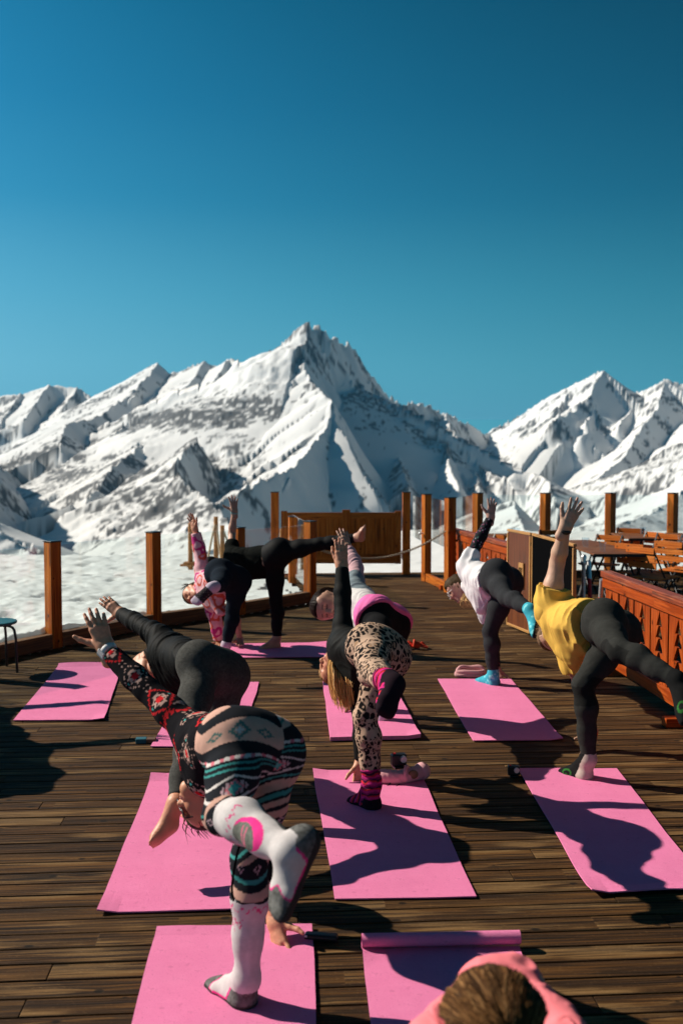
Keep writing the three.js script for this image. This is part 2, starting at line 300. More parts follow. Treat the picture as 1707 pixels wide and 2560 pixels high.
// ------------------------------------------------------------------ terrace deck of narrow planks
const deck = structure(new THREE.Group()); deck.name = 'deck'; scene.add(deck);
{
  const yaw = 4 * Math.PI / 180, ux = Math.cos(yaw), uz = -Math.sin(yaw), pitch = .12, R = rng(77), rest = M.deck.map(() => []);
  let count = 0;
  for (let k = 6; k < 140; k++) {
    const d0 = k * pitch + .9;                                       // distance of the row on the camera axis
    const ends = [];
    // left end from the edge line, right end fixed
    let lo = -5.6; for (let x = -5.6; x < 3; x += .02) { const d = d0 - x * uz / ux; if (x > edgeX(d) + .03) { lo = x; break; } }
    let hi = 9.2;
    const far = d0 > 16.35; if (far) { const lim = (d0 - 16.35) / .07; lo = Math.max(lo, 20); }
    if (d0 < 6) { lo = -3.2; hi = 3.6; }
    if (lo >= hi) continue;
    let x = lo, cuts = [lo];
    const off = (k * 1.37 + R() * .5) % 3;
    for (let c = -6 + off; c < hi; c += 3) if (c > lo + .35 && c < hi - .35) cuts.push(c);
    cuts.push(hi);
    for (let i = 0; i + 1 < cuts.length; i++) {
      const a = cuts[i] + .0008, b = cuts[i + 1] - .0008, L = (b - a) / ux, w = pitch - .008 - R() * .003;
      const g = shiftUV(box(L, .03, w, 0, 0, 0, .004), R() * 2, R() * .5), xm = (a + b) / 2;
      const dz = -(d0 - xm * uz / ux), m = Math.floor(R() * M.deck.length), y = -.0155 + (R() - .5) * .002;
      g.rotateX((R() - .5) * .012);
      g.rotateY(yaw); g.translate(xm, y, dz);
      const seen = Math.abs(xm) < 3.2 + L * .3 && d0 > 3;
      if (count < 300 && seen) { mesh('plank', g, M.deck[m], deck); count++; } else rest[m].push(g);
    }
  }
  rest.forEach((g, i) => { if (g.length) mesh('plank_rows', g, M.deck[i], deck).userData.kind = 'stuff'; });
  const under = [];
  for (let d = 2; d < 16; d += .5) { const lo = Math.max(edgeX(d), edgeX(d + .5), -4) + .1; under.push(box(9.2 - lo, .08, .499, (lo + 9.2) / 2, -.08, -d - .25, 0)); }
  mesh('joists', under, M.black, deck);
}
// ------------------------------------------------------------------ railings, gate, balustrades
function postGeo(h, w) { return [box(w, h, w, 0, h / 2, 0, .006)]; }
function addPost(parent, p, h, w, turn, base = V(0, 0, 0)) {
  const g = new THREE.Group(); g.name = 'post'; g.position.copy(p).sub(base); g.rotation.y = turn; parent.add(g);
  const R = rng(Math.round(p.x * 991 + p.z * 317));
  mesh('shaft', shiftUV(box(w, h, w, 0, h / 2, 0, .006), R() * 2, R()), M.post, g);
  mesh('cap', box(w + .012, .012, w + .012, 0, h + .007, 0, .003), M.capMetal, g);
  return g;
}
function pane(parent, a, b, y0, y1, base) {
  const d = b.clone().sub(a), L = d.length(), g = new THREE.BoxGeometry(L, y1 - y0, .01), m = mesh('glass_pane', g, M.glass, parent);
  m.rotation.y = Math.atan2(-d.z, d.x); m.position.set((a.x + b.x) / 2, (y0 + y1) / 2, (a.z + b.z) / 2).sub(base); return m;
}
const PW = .122;
{
  const pts = EDGE.map(([x, z]) => V(x, 0, z)), base = pts[3].clone();
  const r = thing('glass_railing', 'glass panel railing with square honey brown posts between the deck and the snow', 'railing', base);
  const turn = Math.atan2(-(pts[4].z - pts[3].z), pts[4].x - pts[3].x);
  const heights = [1.06, 1.06, 1.06, 1.06, 1.06, 1.05, 1.06, 1.0, 1.34];
  for (let i = 1; i < 8; i++) addPost(r, pts[i], heights[i], i === 7 ? .11 : PW, i > 6 ? .2 : turn - .12, base);
  for (let i = 1; i < 7; i++) {
    const a = pts[i], b = pts[i + 1], d = b.clone().sub(a).normalize();
    if (i < 7) pane(r, a.clone().addScaledVector(d, .075), b.clone().addScaledVector(d, -.075), .14, heights[i] - .03, base);
  }
  for (let i = 1; i < 6; i++) {
    const a = pts[i].clone(), b = pts[i + 1].clone(), d = b.clone().sub(a).normalize();
    const g = beam(a.clone().addScaledVector(d, .065).setY(.075), b.clone().addScaledVector(d, -.065).setY(.075), .11, .145); g.translate(-base.x, 0, -base.z);
    mesh('base_beam', shiftUV(g, i * .7, i * .2), M.kerb, r);
  }
}
{ // gate
  const a = P(688, 1400, 16.2), b = P(1015, 1400, 16.2); a.y = b.y = 0;
  const t = thing('wooden_gate', 'wide wooden gate of vertical boards closing the far end of the deck', 'gate', V((a.x + b.x) / 2, 0, a.z));
  const W = b.x - a.x, H = 1.33;
  for (const s of [-1, 1]) addPost(t, V(s * W / 2, 0, 0), H, .125, 0);
  const x0 = -W / 2 + .1, x1 = W / 2 - .085, n = 11, bw = (x1 - x0 - .2) / n;
  mesh('top_rail', box(x1 - x0 - .01, .10, .04, (x0 + x1) / 2, .955, 0), M.gate, t);
  mesh('bottom_rail', box(x1 - x0 - .01, .15, .04, (x0 + x1) / 2, .25, 0), M.gate, t);
  for (const x of [x0 + .05, x1 - .05]) mesh('stile', shiftUV(box(.10, .86, .046, x, .60, .006), x, .3), M.gate, t);
  mesh('stile', shiftUV(box(.13, .88, .046, .09, .61, .006), .8, .1), M.gate, t);
  const R = rng(5);
  for (let i = 0; i < n; i++) mesh('board', shiftUV(box(bw - .003, .60, .022, x0 + .1 + bw * (i + .5), .615, -.004 + R() * .004, .006), R() * 2, R()), M.gate, t);
  for (const y of [.85, .32]) mesh('hinge', box(.015, .14, .03, x1 + .012, y, .022, .003), M.chrome, t);
  mesh('back_sheet', box(x1 - x0 - .16, .62, .006, (x0 + x1) / 2, .615, -.026, 0), M.kerb, t);
  mesh('block', box(.10, .16, .10, x0 + .22 - .04, .08, -.06), M.post, t);
  mesh('block', box(.16, .155, .10, x0 + .38, .08, .02), M.post, t);
}
{ // frame of two posts beside the entrance
  const a = G(978 * 1.0887, 1453), b = G(1032 * 1.0887, 1481), d = b.clone().sub(a), turn = Math.atan2(-d.z, d.x);
  const t = thing('entrance_frame', 'pair of tall wooden posts on a yellow base rail beside the orange balustrade', 'post frame', a);
  const p = addPost(t, a, 1.33, .115, turn + .25, a); p.name = 'post';
  addPost(t, b, 1.33, .125, turn + .25, a);
  const u = d.clone().normalize(), g = beam(a.clone().addScaledVector(u, .07).setY(.065), b.clone().addScaledVector(u, -.07).setY(.065), .06, .12); g.translate(-a.x, 0, -a.z);
  mesh('base_rail', g, M.post, t);
  const k = new THREE.SphereGeometry(.022, 10, 8); k.translate(-.10, .74, .04);
  mesh('hook', [k, bar(V(-.1, .74, .04), V(0, .74, .04), .008)], M.chrome, t);
  // chain across the entrance
  const c0 = V(-.34, .72, -12.93), c1 = b.clone().setY(.87).add(V(-.07, 0, .06)), R = rng(8), links = [];
  const N = 96, at = (s) => { const q = c0.clone().lerp(c1, s); q.y = lerp(.72, .87, s) - .30 * 4 * s * (1 - s) * .82; return q; };
  for (let i = 0; i < N; i++) {
    const q = at((i + .5) / N), e = at((i + 1.2) / N).sub(at((i - .2) / N)), g2 = new THREE.TorusGeometry(.0135, .0042, 5, 8);
    g2.scale(1.45, 1, 1); g2.rotateX(i % 2 ? Math.PI / 2 : 0); g2.applyQuaternion(new THREE.Quaternion().setFromUnitVectors(V(1, 0, 0), e.normalize())); g2.translate(q.x - c0.x, q.y - c0.y, q.z - c0.z); links.push(g2);
  }
  const ch = thing('barrier_chain', 'pale chain hanging in a curve across the entrance in front of the gate', 'chain', c0);
  mesh('links', links, M.chain, ch).userData.kind = 'stuff';
}
{ // far railing behind the tables
  const xs = [1096, 1251, 1400, 1543, 1690, 1838].map((x) => x * 1.0887), pts = xs.map((x) => P(x, 1300, 15.85)); pts.forEach((p) => { p.y = 0; });
  const base = pts[0].clone();
  const r = thing('glass_railing', 'far glass railing with tall square posts behind the cafe tables', 'railing', base);
  pts.forEach((p, i) => addPost(r, p, 1.325, .125, .62, base));
  for (let i = 0; i + 1 < pts.length; i++) pane(r, pts[i].clone().add(V(.09, 0, 0)), pts[i + 1].clone().add(V(-.09, 0, 0)), .1, 1.3, base);
  const g0 = P(1018, 1300, 16.2), e = V(g0.x, 0, g0.z), f = G(978 * 1.0887, 1453);
  pane(r, e.clone().add(V(.09, 0, 0)), f.clone().add(V(-.08, 0, -.1)), .62, 1.28, base);
  const h = G(1032 * 1.0887, 1481);
  pane(r, f.clone().add(V(.08, 0, -.06)), h.clone().add(V(-.05, 0, -.25)), .62, 1.28, base);
  pane(r, h.clone().add(V(.12, 0, -.6)), pts[0].clone().add(V(-.09, 0, 0)), .1, 1.3, base);
  mesh('base_beam', (() => { const g = beam(pts[0].clone().setY(.05), pts[5].clone().setY(.05), .1, .1); g.translate(-base.x, 0, -base.z); return g; })(), M.kerb, r);
}
function treeBoard(w, h, side) {   // a board whose inner edge carries half a fir tree, cut right through
  const tiers = [[.09, .108, .15], [.225, .092, .12], [.335, .078, .11], [.43, .066, .11]];
  const s = new THREE.Shape(), X = (x) => side * x;
  s.moveTo(X(w), 0); s.lineTo(X(w), h); s.lineTo(X(.002), h);
  s.lineTo(X(.002), .545);
  for (let i = tiers.length - 1; i >= 0; i--) { const [y, half, th] = tiers[i], top = y + th; if (i < tiers.length - 1) s.lineTo(X(.018), top - .012); s.lineTo(X(half), y - .012); s.lineTo(X(half * .82), y + .004); }
  s.lineTo(X(.010), .10); s.lineTo(X(.008), .085); s.lineTo(X(.002), .08); s.lineTo(X(.002), 0); s.closePath();
  const g = new THREE.ExtrudeGeometry(s, { depth: .022, bevelEnabled: false }), uv = g.attributes.uv, p = g.attributes.position;
  for (let i = 0; i < p.count; i++) uv.setXY(i, p.getY(i), p.getX(i) + p.getZ(i));
  return g;
}
function balustrade(label, a, b, H, feet) {
  const d = b.clone().sub(a), L = d.length(), turn = Math.atan2(-d.z, d.x), t = thing('balustrade', label, 'balustrade', a, turn), R = rng(Math.round(L * 100));
  mesh('handrail', box(L, .055, .10, L / 2, H - .0275, 0, .006), M.rail, t);
  mesh('top_rail', box(L - .01, .09, .045, L / 2, H - .102, .012, .004), M.orange, t);
  mesh('bottom_rail', box(L - .01, .10, .045, L / 2, .12, .012, .004), M.orange, t);
  const pair = .37, n = Math.floor((L - .05) / pair), h = H - .15 - .175, w = .170;
  for (let i = 0; i < n; i++) for (const s of [-1, 1]) {
    const g = treeBoard(w, h, s); g.translate(.21 + pair * i, .172, -.011 + R() * .003); mesh('board', shiftUV(g, R() * 2, R()), M.orange, t);
  }
  for (const x of feet) mesh('foot', box(.09, .065, .42, x, .034, 0, .006), M.orange, t);
  mesh('end_post', box(.07, H - .06, .06, .0, (H - .06) / 2 + .003, -.055, .005), M.orange, t);
  return t;
}
balustrade('orange balustrade with fir tree cutouts, the farther one between tall posts and brown screen', V(1.6, 0, -14.35), V(2.04, 0, -11.6), .885, [.1, 2.5]);
balustrade('long orange balustrade with fir tree cutouts beside the man in yellow', V(2.37, 0, -8.9), V(2.60, 0, -4.9), .885, [.3, 1.95, 3.6]);
{ // folding screen of two panels
  const a = V(1.86, 0, -11.09), b = V(2.007, 0, -10.5), c = V(2.15, 0, -9.15);
  const t = thing('folding_screen', 'brown plywood and black folding screen in a pale wooden frame', 'screen', a);
  const panel = (p, q, H, mat, name, z) => {
    const d = q.clone().sub(p), L = d.length(), g = new THREE.Group(); g.name = name; g.position.copy(p).sub(a); g.rotation.y = Math.atan2(-d.z, d.x); t.add(g);
    mesh('sheet', box(L - .03, H - .06, .018, L / 2, H / 2 + .01, 0, .002), mat, g);
    mesh('frame_rail', box(L, .028, .034, L / 2, H - .012, 0), M.frame, g); mesh('frame_rail', box(L, .028, .034, L / 2, .04, 0), M.frame, g);
    for (const x of [.014, L - .014]) mesh('frame_stile', box(.028, H - .085, .036, x, H / 2 + .005, 0), M.frame, g);
    return g;
  };
  const p1 = panel(a, b, 1.1, M.ply, 'brown_panel'); panel(b.clone().add(V(.012, 0, .02)), c, 1.1, M.black, 'black_panel');
  mesh('sign_board', box(.13, .28, .012, .39, .62, .018, .003), M.frame, p1);
  for (let i = 0; i < 3; i++) { const g = tube([V(.35 + i * .035, .53, .026), V(.355 + i * .035, .60, .026), V(.345 + i * .035, .66, .026), V(.365 + i * .03, .71, .026)], .006, 12, 5); mesh('carving', g, M.plastic, p1); }
}
// ------------------------------------------------------------------ rope barrier
{
  const p = P(1457, 1500, 10); p.y = 0;
  const t = thing('stanchion', 'chrome rope barrier post standing before the nearest cafe table', 'stanchion', p);
  mesh('pole', new THREE.LatheGeometry([[.0, 0], [.14, 0], [.14, .012], [.03, .035], [.019, .06], [.019, .82], [.03, .83], [.03, .85], [.022, .87], [.03, .9], [.018, .925], [0, .93]].map((q) => new THREE.Vector2(...q)), 18), M.chrome, t);
  const a = p.clone().add(V(.045, .865, .02)), b = V(2.345, .80, -8.93), pts = [];
  for (let i = 0; i <= 16; i++) { const s = i / 16, q = a.clone().lerp(b, s); q.y -= .72 * 4 * s * (1 - s) * (1.02 - .0 * s); q.y = Math.max(q.y, .03); pts.push(q.sub(a)); }
  const r = thing('barrier_rope', 'sagging red barrier rope from the chrome post to the orange balustrade', 'rope', a);
  const curve = pts.slice(1, 16);
  mesh('rope', tube(curve, .021, 48, 10), M.red, r);
  mesh('end_clip', [bar(pts[0], pts[1], .023, 10)], M.chrome, r); mesh('end_clip', [bar(pts[15], pts[16], .023, 10)], M.chrome, r);
}
// ------------------------------------------------------------------ cafe tables, folding chairs, glasses
function makeTable(label, pos, turn, w, l) {
  const t = thing('cafe_table', label, 'table', pos, turn, 'cafe tables on the terrace');
  for (let i = 0; i < 7; i++) mesh('slat', shiftUV(box(w, .022, l / 7 - .008, 0, .735, -l / 2 + (i + .5) * l / 7, .003), i * .3, i * .13), M.tableWood, t);
  for (const z of [-1, 1]) mesh('rim', box(w + .02, .03, .015, 0, .722, z * (l / 2 + .008), .002), M.steel, t);
  for (const x of [-1, 1]) {
    mesh('leg', bar(V(x * w * .42, 0, -l * .40), V(x * w * .42, .71, l * .36), .014), M.steel, t);
    mesh('leg', bar(V(x * w * .42, 0, l * .40), V(x * w * .42, .71, -l * .36), .014), M.steel, t);
  }
  mesh('stretcher', bar(V(-w * .42, .355, 0), V(w * .42, .355, 0), .01), M.steel, t);
  return t;
}
function makeChair(label, pos, turn) {
  const t = thing('folding_chair', label, 'chair', pos, turn, 'folding chairs around the cafe tables');
  for (let i = 0; i < 5; i++) mesh('seat_slat', shiftUV(box(.42, .016, .07, 0, .452 - i * .004, .19 - i * .083, .003), i * .3, i * .17), M.slat, t);
  for (let i = 0; i < 3; i++) mesh('back_slat', shiftUV(box(.42, .072, .014, 0, .60 + i * .092, -.225 - i * .022, .003).rotateX(0), i * .5, .1 + i * .2), M.slat, t);
  for (const x of [-.185, .185]) {
    mesh('leg', beam(V(x, 0, .24), V(x, .83, -.27), .022, .009, .001), M.steel, t);
    mesh('leg', beam(V(x * .92, 0, -.27), V(x * .92, .45, .2), .022, .009, .001), M.steel, t);
    mesh('seat_bar', beam(V(x, .438, .22), V(x, .42, -.19), .018, .012, .001), M.steel, t);
  }
  mesh('cross_bar', bar(V(-.185, .16, .14), V(.185, .16, .14), .007), M.steel, t);
  mesh('cross_bar', bar(V(-.17, .12, -.145), V(.17, .12, -.145), .007), M.steel, t);
  return t;
}
{
  const at = (px, d) => { const p = P(px, 1300, d); p.y = 0; return p; };
  const T0 = makeTable('cafe table of dark slats nearest the chrome barrier post', at(1528, 12.4), .03, .72, 1.0);
  const tables = [[1440, 13.4, .1, 'cafe table standing right behind the black screen'], [1240, 14.6, .05, 'long cafe table behind the farther balustrade'], [1640, 14.7, .0, 'cafe table beside the far railing, behind the row of chairs'], [1735, 13.2, .0, 'cafe table at the frame edge beside the orange chairs']];
  const TT = [T0, ...tables.map(([px, d, a, l]) => copyOf(T0, 'cafe_table', at(px, d), a, l))];
  TT[2].scale.set(1.9, 1, 1); TT[3].scale.set(1.5, 1, 1);
  const chairs = [[1500, 13.6, -.75, 'orange slat folding chair turned to us behind the nearest table'], [1604, 12.6, 2.25, 'orange folding chair beside the right end of the nearest table'], [1637, 12.1, 2.15, 'orange folding chair with its full seat in view'], [1565, 14.9, -.5, 'folding chair with a dark long back by the railing post'], [1604, 14.2, -1.1, 'folding chair seen half side on behind two chairs'], [1650, 13.8, -.8, 'folding chair behind the one with its seat in view'], [1702, 12.9, 2.2, 'folding chair cut by the frame edge'], [1234, 13.6, -.8, 'folding chair behind the farther balustrade beside the screen'], [1262, 13.3, -.9, 'folding chair nearest the brown screen, behind the balustrade'], [1395, 14.5, .1, 'dark backed chair between raised arm and railing post']];
  const C0 = makeChair(chairs[0][3], at(chairs[0][0], chairs[0][1]), chairs[0][2]);
  for (const [px, d, a, l] of chairs.slice(1)) copyOf(C0, 'folding_chair', at(px, d), a, l);
  const glasses = [[1463, 12.8, 'upturned glass jar at the left end of the nearest table'], [1506, 12.15, 'glass jar in the middle of the nearest table'], [1364, 13.3, 'glass jar beside the black screen'], [1278, 14.5, 'left glass of a pair behind the farther balustrade'], [1292, 14.55, 'right glass of a pair behind the farther balustrade'], [1607, 14.7, 'glass on the table by the far railing'], [1702, 13.2, 'glass at the frame edge on the table']];
  let J0;
  for (const [px, d, l] of glasses) {
    const p = at(px, d); p.y = .748;
    if (!J0) {
      J0 = thing('glass_jar', l, 'glass', p, 0, 'glasses on the cafe tables');
      mesh('glass_body', new THREE.LatheGeometry([[.001, .0], [.034, .0], [.036, .01], [.043, .10], [.045, .115], [.042, .115], [.040, .10], [.032, .012], [.001, .012]].map((q) => new THREE.Vector2(...q)), 20), M.jar, J0);
      mesh('glass_rim', new THREE.TorusGeometry(.0435, .003, 6, 20).rotateX(Math.PI / 2).translate(0, .116, 0), M.jar, J0);
    } else copyOf(J0, 'glass_jar', p, 0, l);
  }
}
// ------------------------------------------------------------------ rope line posts out on the snow
{
  const mk = (label, px, d, y0, h, foot) => {
    const p = P(px, 1300, d); p.y = y0; const t = thing('wooden_stake', label, 'stake', p, 0, 'stakes of the rope line on the snow');
    mesh('pole', bar(V(0, -.1, 0), V(0, h, 0), .052, 10, .045), M.rawWood, t);
    if (foot) { mesh('foot', box(.26, .05, .26, 0, .03, 0), M.rawWood, t); mesh('foot', [box(.42, .04, .09, 0, -.01, 0), box(.09, .038, .42, 0, -.012, 0)], M.rawWood, t); }
    return t;
  };
  mk('wooden stake on a cross foot standing out on the snow', 476, 20, -.26, .84, true);
  mk('wooden stake with two slanting ropes, seen beside the raised forearm', 540, 20.5, -.30, .98, false);
  mk('short wooden stake right beside the raised forearm', 556, 20.2, -.30, .82, false);
  mk('stake showing through the gap left of the gate', 705, 19.5, -.35, .85, false);
  const rp = thing('guide_rope', 'slack pale rope slanting between the stakes on the snow', 'rope', P(540, 1300, 20.5).setY(0));
  const o = rp.position, q = (px, py, d) => P(px, py, d).sub(o);
  mesh('strand', tube([q(540, 1303, 20.5), q(530, 1345, 20.4), q(519, 1405, 20.3)], .022, 12, 6), M.rope, rp);
  mesh('strand', tube([q(541, 1303, 20.5), q(547, 1360, 20.4), q(553, 1400, 20.3)], .02, 12, 6), M.rope, rp);
  mesh('strand', tube([q(557, 1322, 20.2), q(566, 1345, 20.2), q(574, 1370, 20.2)], .022, 12, 6), M.rope, rp);
}
// ------------------------------------------------------------------ stool at the left edge
{
  const p = G(-22, 1650), t = thing('round_stool', 'round dark teal stool with bent black tube legs', 'stool', V(-3.08, 0, -8.75));
  mesh('seat', new THREE.LatheGeometry([[0, .425], [.19, .425], [.20, .43], [.205, .44], [.2, .45], [.18, .452], [.02, .447], [0, .447]].map((q) => new THREE.Vector2(...q)), 48), M.teal, t);
  for (let i = 0; i < 4; i++) { const a = .18 + i * Math.PI / 2, c = Math.cos(a), s = Math.sin(a); mesh('leg', tube([V(c * .02, .412, s * .02), V(c * .15, .412, s * .15), V(c * .19, .395, s * .19), V(c * .21, .33, s * .21), V(c * .222, .0, s * .222)], .012, 24, 8), M.plastic, t); }
}
// ------------------------------------------------------------------ yoga mats: a sheet on four ground points, with rims that lift a little
function mat(label, TL, TR, BR, BL, o = {}) {
  const c = [TL, TR, BR, BL].map((p) => Array.isArray(p) ? G(p[0], p[1]) : p), th = o.th ?? .006, n = 14, m = 40, pos = [], uv = [], idx = [];
  const base = c[0].clone().add(c[1]).add(c[2]).add(c[3]).multiplyScalar(.25);
  const t = thing('yoga_mat', label, 'yoga mat', V(base.x, 0, base.z), 0, 'pink yoga mats on the deck');
  const L = c[0].distanceTo(c[3]), W = c[0].distanceTo(c[1]), seed = Math.round(base.x * 100 + base.z * 31);
  for (let k = 0; k < 2; k++) for (let j = 0; j <= m; j++) for (let i = 0; i <= n; i++) {
    const u = i / n, v = j / m, p = c[0].clone().lerp(c[1], u).lerp(c[3].clone().lerp(c[2], u), v);
    let y = .004 + .004 * (1 + noise(u * 3 + seed, v * 7, 2)) * .5 + (o.wave ?? 0) * Math.max(0, noise(u * 2.2 + seed, v * 6, 4)) + .012 * smooth(.80, 1.35, Math.hypot(u - (seed & 1 ? 1 : 0), (v - (seed & 2 ? 1 : 0)) * 1.0) < .13 ? 1.35 - Math.hypot(u - (seed & 1 ? 1 : 0), v - (seed & 2 ? 1 : 0)) * 4 : 0);
    if (o.lipFar) y += o.lipFar * smooth(.05, 0, v) * (1 + .25 * noise(u * 6, 1, seed));
    if (o.lipNear) y += o.lipNear * smooth(.95, 1, v) * (1 + .25 * noise(u * 6, 3, seed));
    const e = .004; p.x += e * noise(v * 5, seed, 1) * (u - .5) * 2;
    pos.push(p.x - base.x, y + (k ? 0 : th), p.z - base.z); uv.push(u * W, v * L);
  }
  const N = (n + 1) * (m + 1);
  for (let j = 0; j < m; j++) for (let i = 0; i < n; i++) { const a = j * (n + 1) + i, b = a + 1, d = a + n + 1, e = d + 1; idx.push(a, d, b, b, d, e, N + a, N + b, N + d, N + b, N + e, N + d); }
  const side = (a, b) => idx.push(a, b, N + a, b, N + b, N + a);
  for (let i = 0; i < n; i++) { side(i, i + 1); side(m * (n + 1) + i + 1, m * (n + 1) + i); }
  for (let j = 0; j < m; j++) { side((j + 1) * (n + 1), j * (n + 1)); side(j * (n + 1) + n, (j + 1) * (n + 1) + n); }
  let g = new THREE.BufferGeometry(); g.setAttribute('position', new THREE.Float32BufferAttribute(pos, 3)); g.setAttribute('uv', new THREE.Float32BufferAttribute(uv, 2)); g.setIndex(idx);
  g = g.toNonIndexed(); g.computeVertexNormals();
  mesh('sheet', g, M.mat, t);
  if (o.roll) {   // the far end still rolled up
    const a = c[0].clone().sub(base), b = c[1].clone().sub(base), x = b.clone().sub(a), len = x.length(), P2 = [], U2 = [], I2 = [], turns = 2.6, S = 90;
    const ax = x.clone().normalize(), fw = V(0, 1, 0).cross(ax).normalize();
    for (let s = 0; s <= S; s++) for (let i = 0; i < 2; i++) {
      const q = s / S, r = o.roll * (1 - .62 * q), an = -Math.PI / 2 - q * turns * Math.PI * 2, p = a.clone().addScaledVector(ax, i * len);
      p.addScaledVector(fw, -Math.cos(an) * r); p.y = .014 + o.roll + Math.sin(an) * r; P2.push(p.x, p.y, p.z); U2.push(i * len, q * turns * .25);
      if (s && i) { const k = s * 2; I2.push(k - 2, k - 1, k, k - 1, k + 1, k); }
    }
    const r = new THREE.BufferGeometry(); r.setAttribute('position', new THREE.Float32BufferAttribute(P2, 3)); r.setAttribute('uv', new THREE.Float32BufferAttribute(U2, 2)); r.setIndex(I2); r.computeVertexNormals();
    mesh('rolled_end', r, M.mat, t);
  }
  return t;
}
const K = 1.0887, k2 = (x, y) => [x * K, y * K];
mat('pink mat lying free, crossed by the shadow of the round stool', k2(137, 1530), k2(283, 1527), k2(240, 1656), k2(31, 1657), { lipFar: .02, wave: .004 });
mat('pink mat lying crosswise under the bare foot of the person in black', k2(470, 1482), k2(752, 1477), k2(758, 1510), k2(455, 1514));
mat('pink mat mostly hidden behind the woman in grey leggings', k2(430, 1571), k2(595, 1569), k2(553, 1716), k2(346, 1718));
mat('thick doubled pink mat under the long blond hair', k2(741, 1566), k2(897, 1566), k2(967, 1700), k2(757, 1703), { th: .026 });
mat('pink mat under the turquoise socks', k2(1005, 1562), k2(1172, 1562), k2(1293, 1702), k2(1085, 1704));
mat('pink mat under the red sock of the leopard print leggings', k2(718, 1773), k2(962, 1772), k2(1092, 1064 + 1000), k2(770, 2069), { wave: .003 });
mat('pink mat under the man in yellow', k2(1188, 1769), k2(1416, 1768), k2(1632, 2050), k2(1357, 2060), { lipNear: .012, wave: .003 });
mat('long pink mat under the bare feet in front of the striped leggings', k2(348, 1788), k2(587, 1784), k2(560, 2092), k2(222, 2101), { lipFar: .022 });
mat('pink mat under the white knee sock', k2(361, 2137), k2(716, 2132), k2(738, 2640), k2(228, 2640), { lipFar: .008 });
mat('pink mat with its far end rolled up, before the brown haired head', k2(830, 2186), k2(1193, 2178), k2(1330, 2640), k2(895, 2660), { roll: .03 });

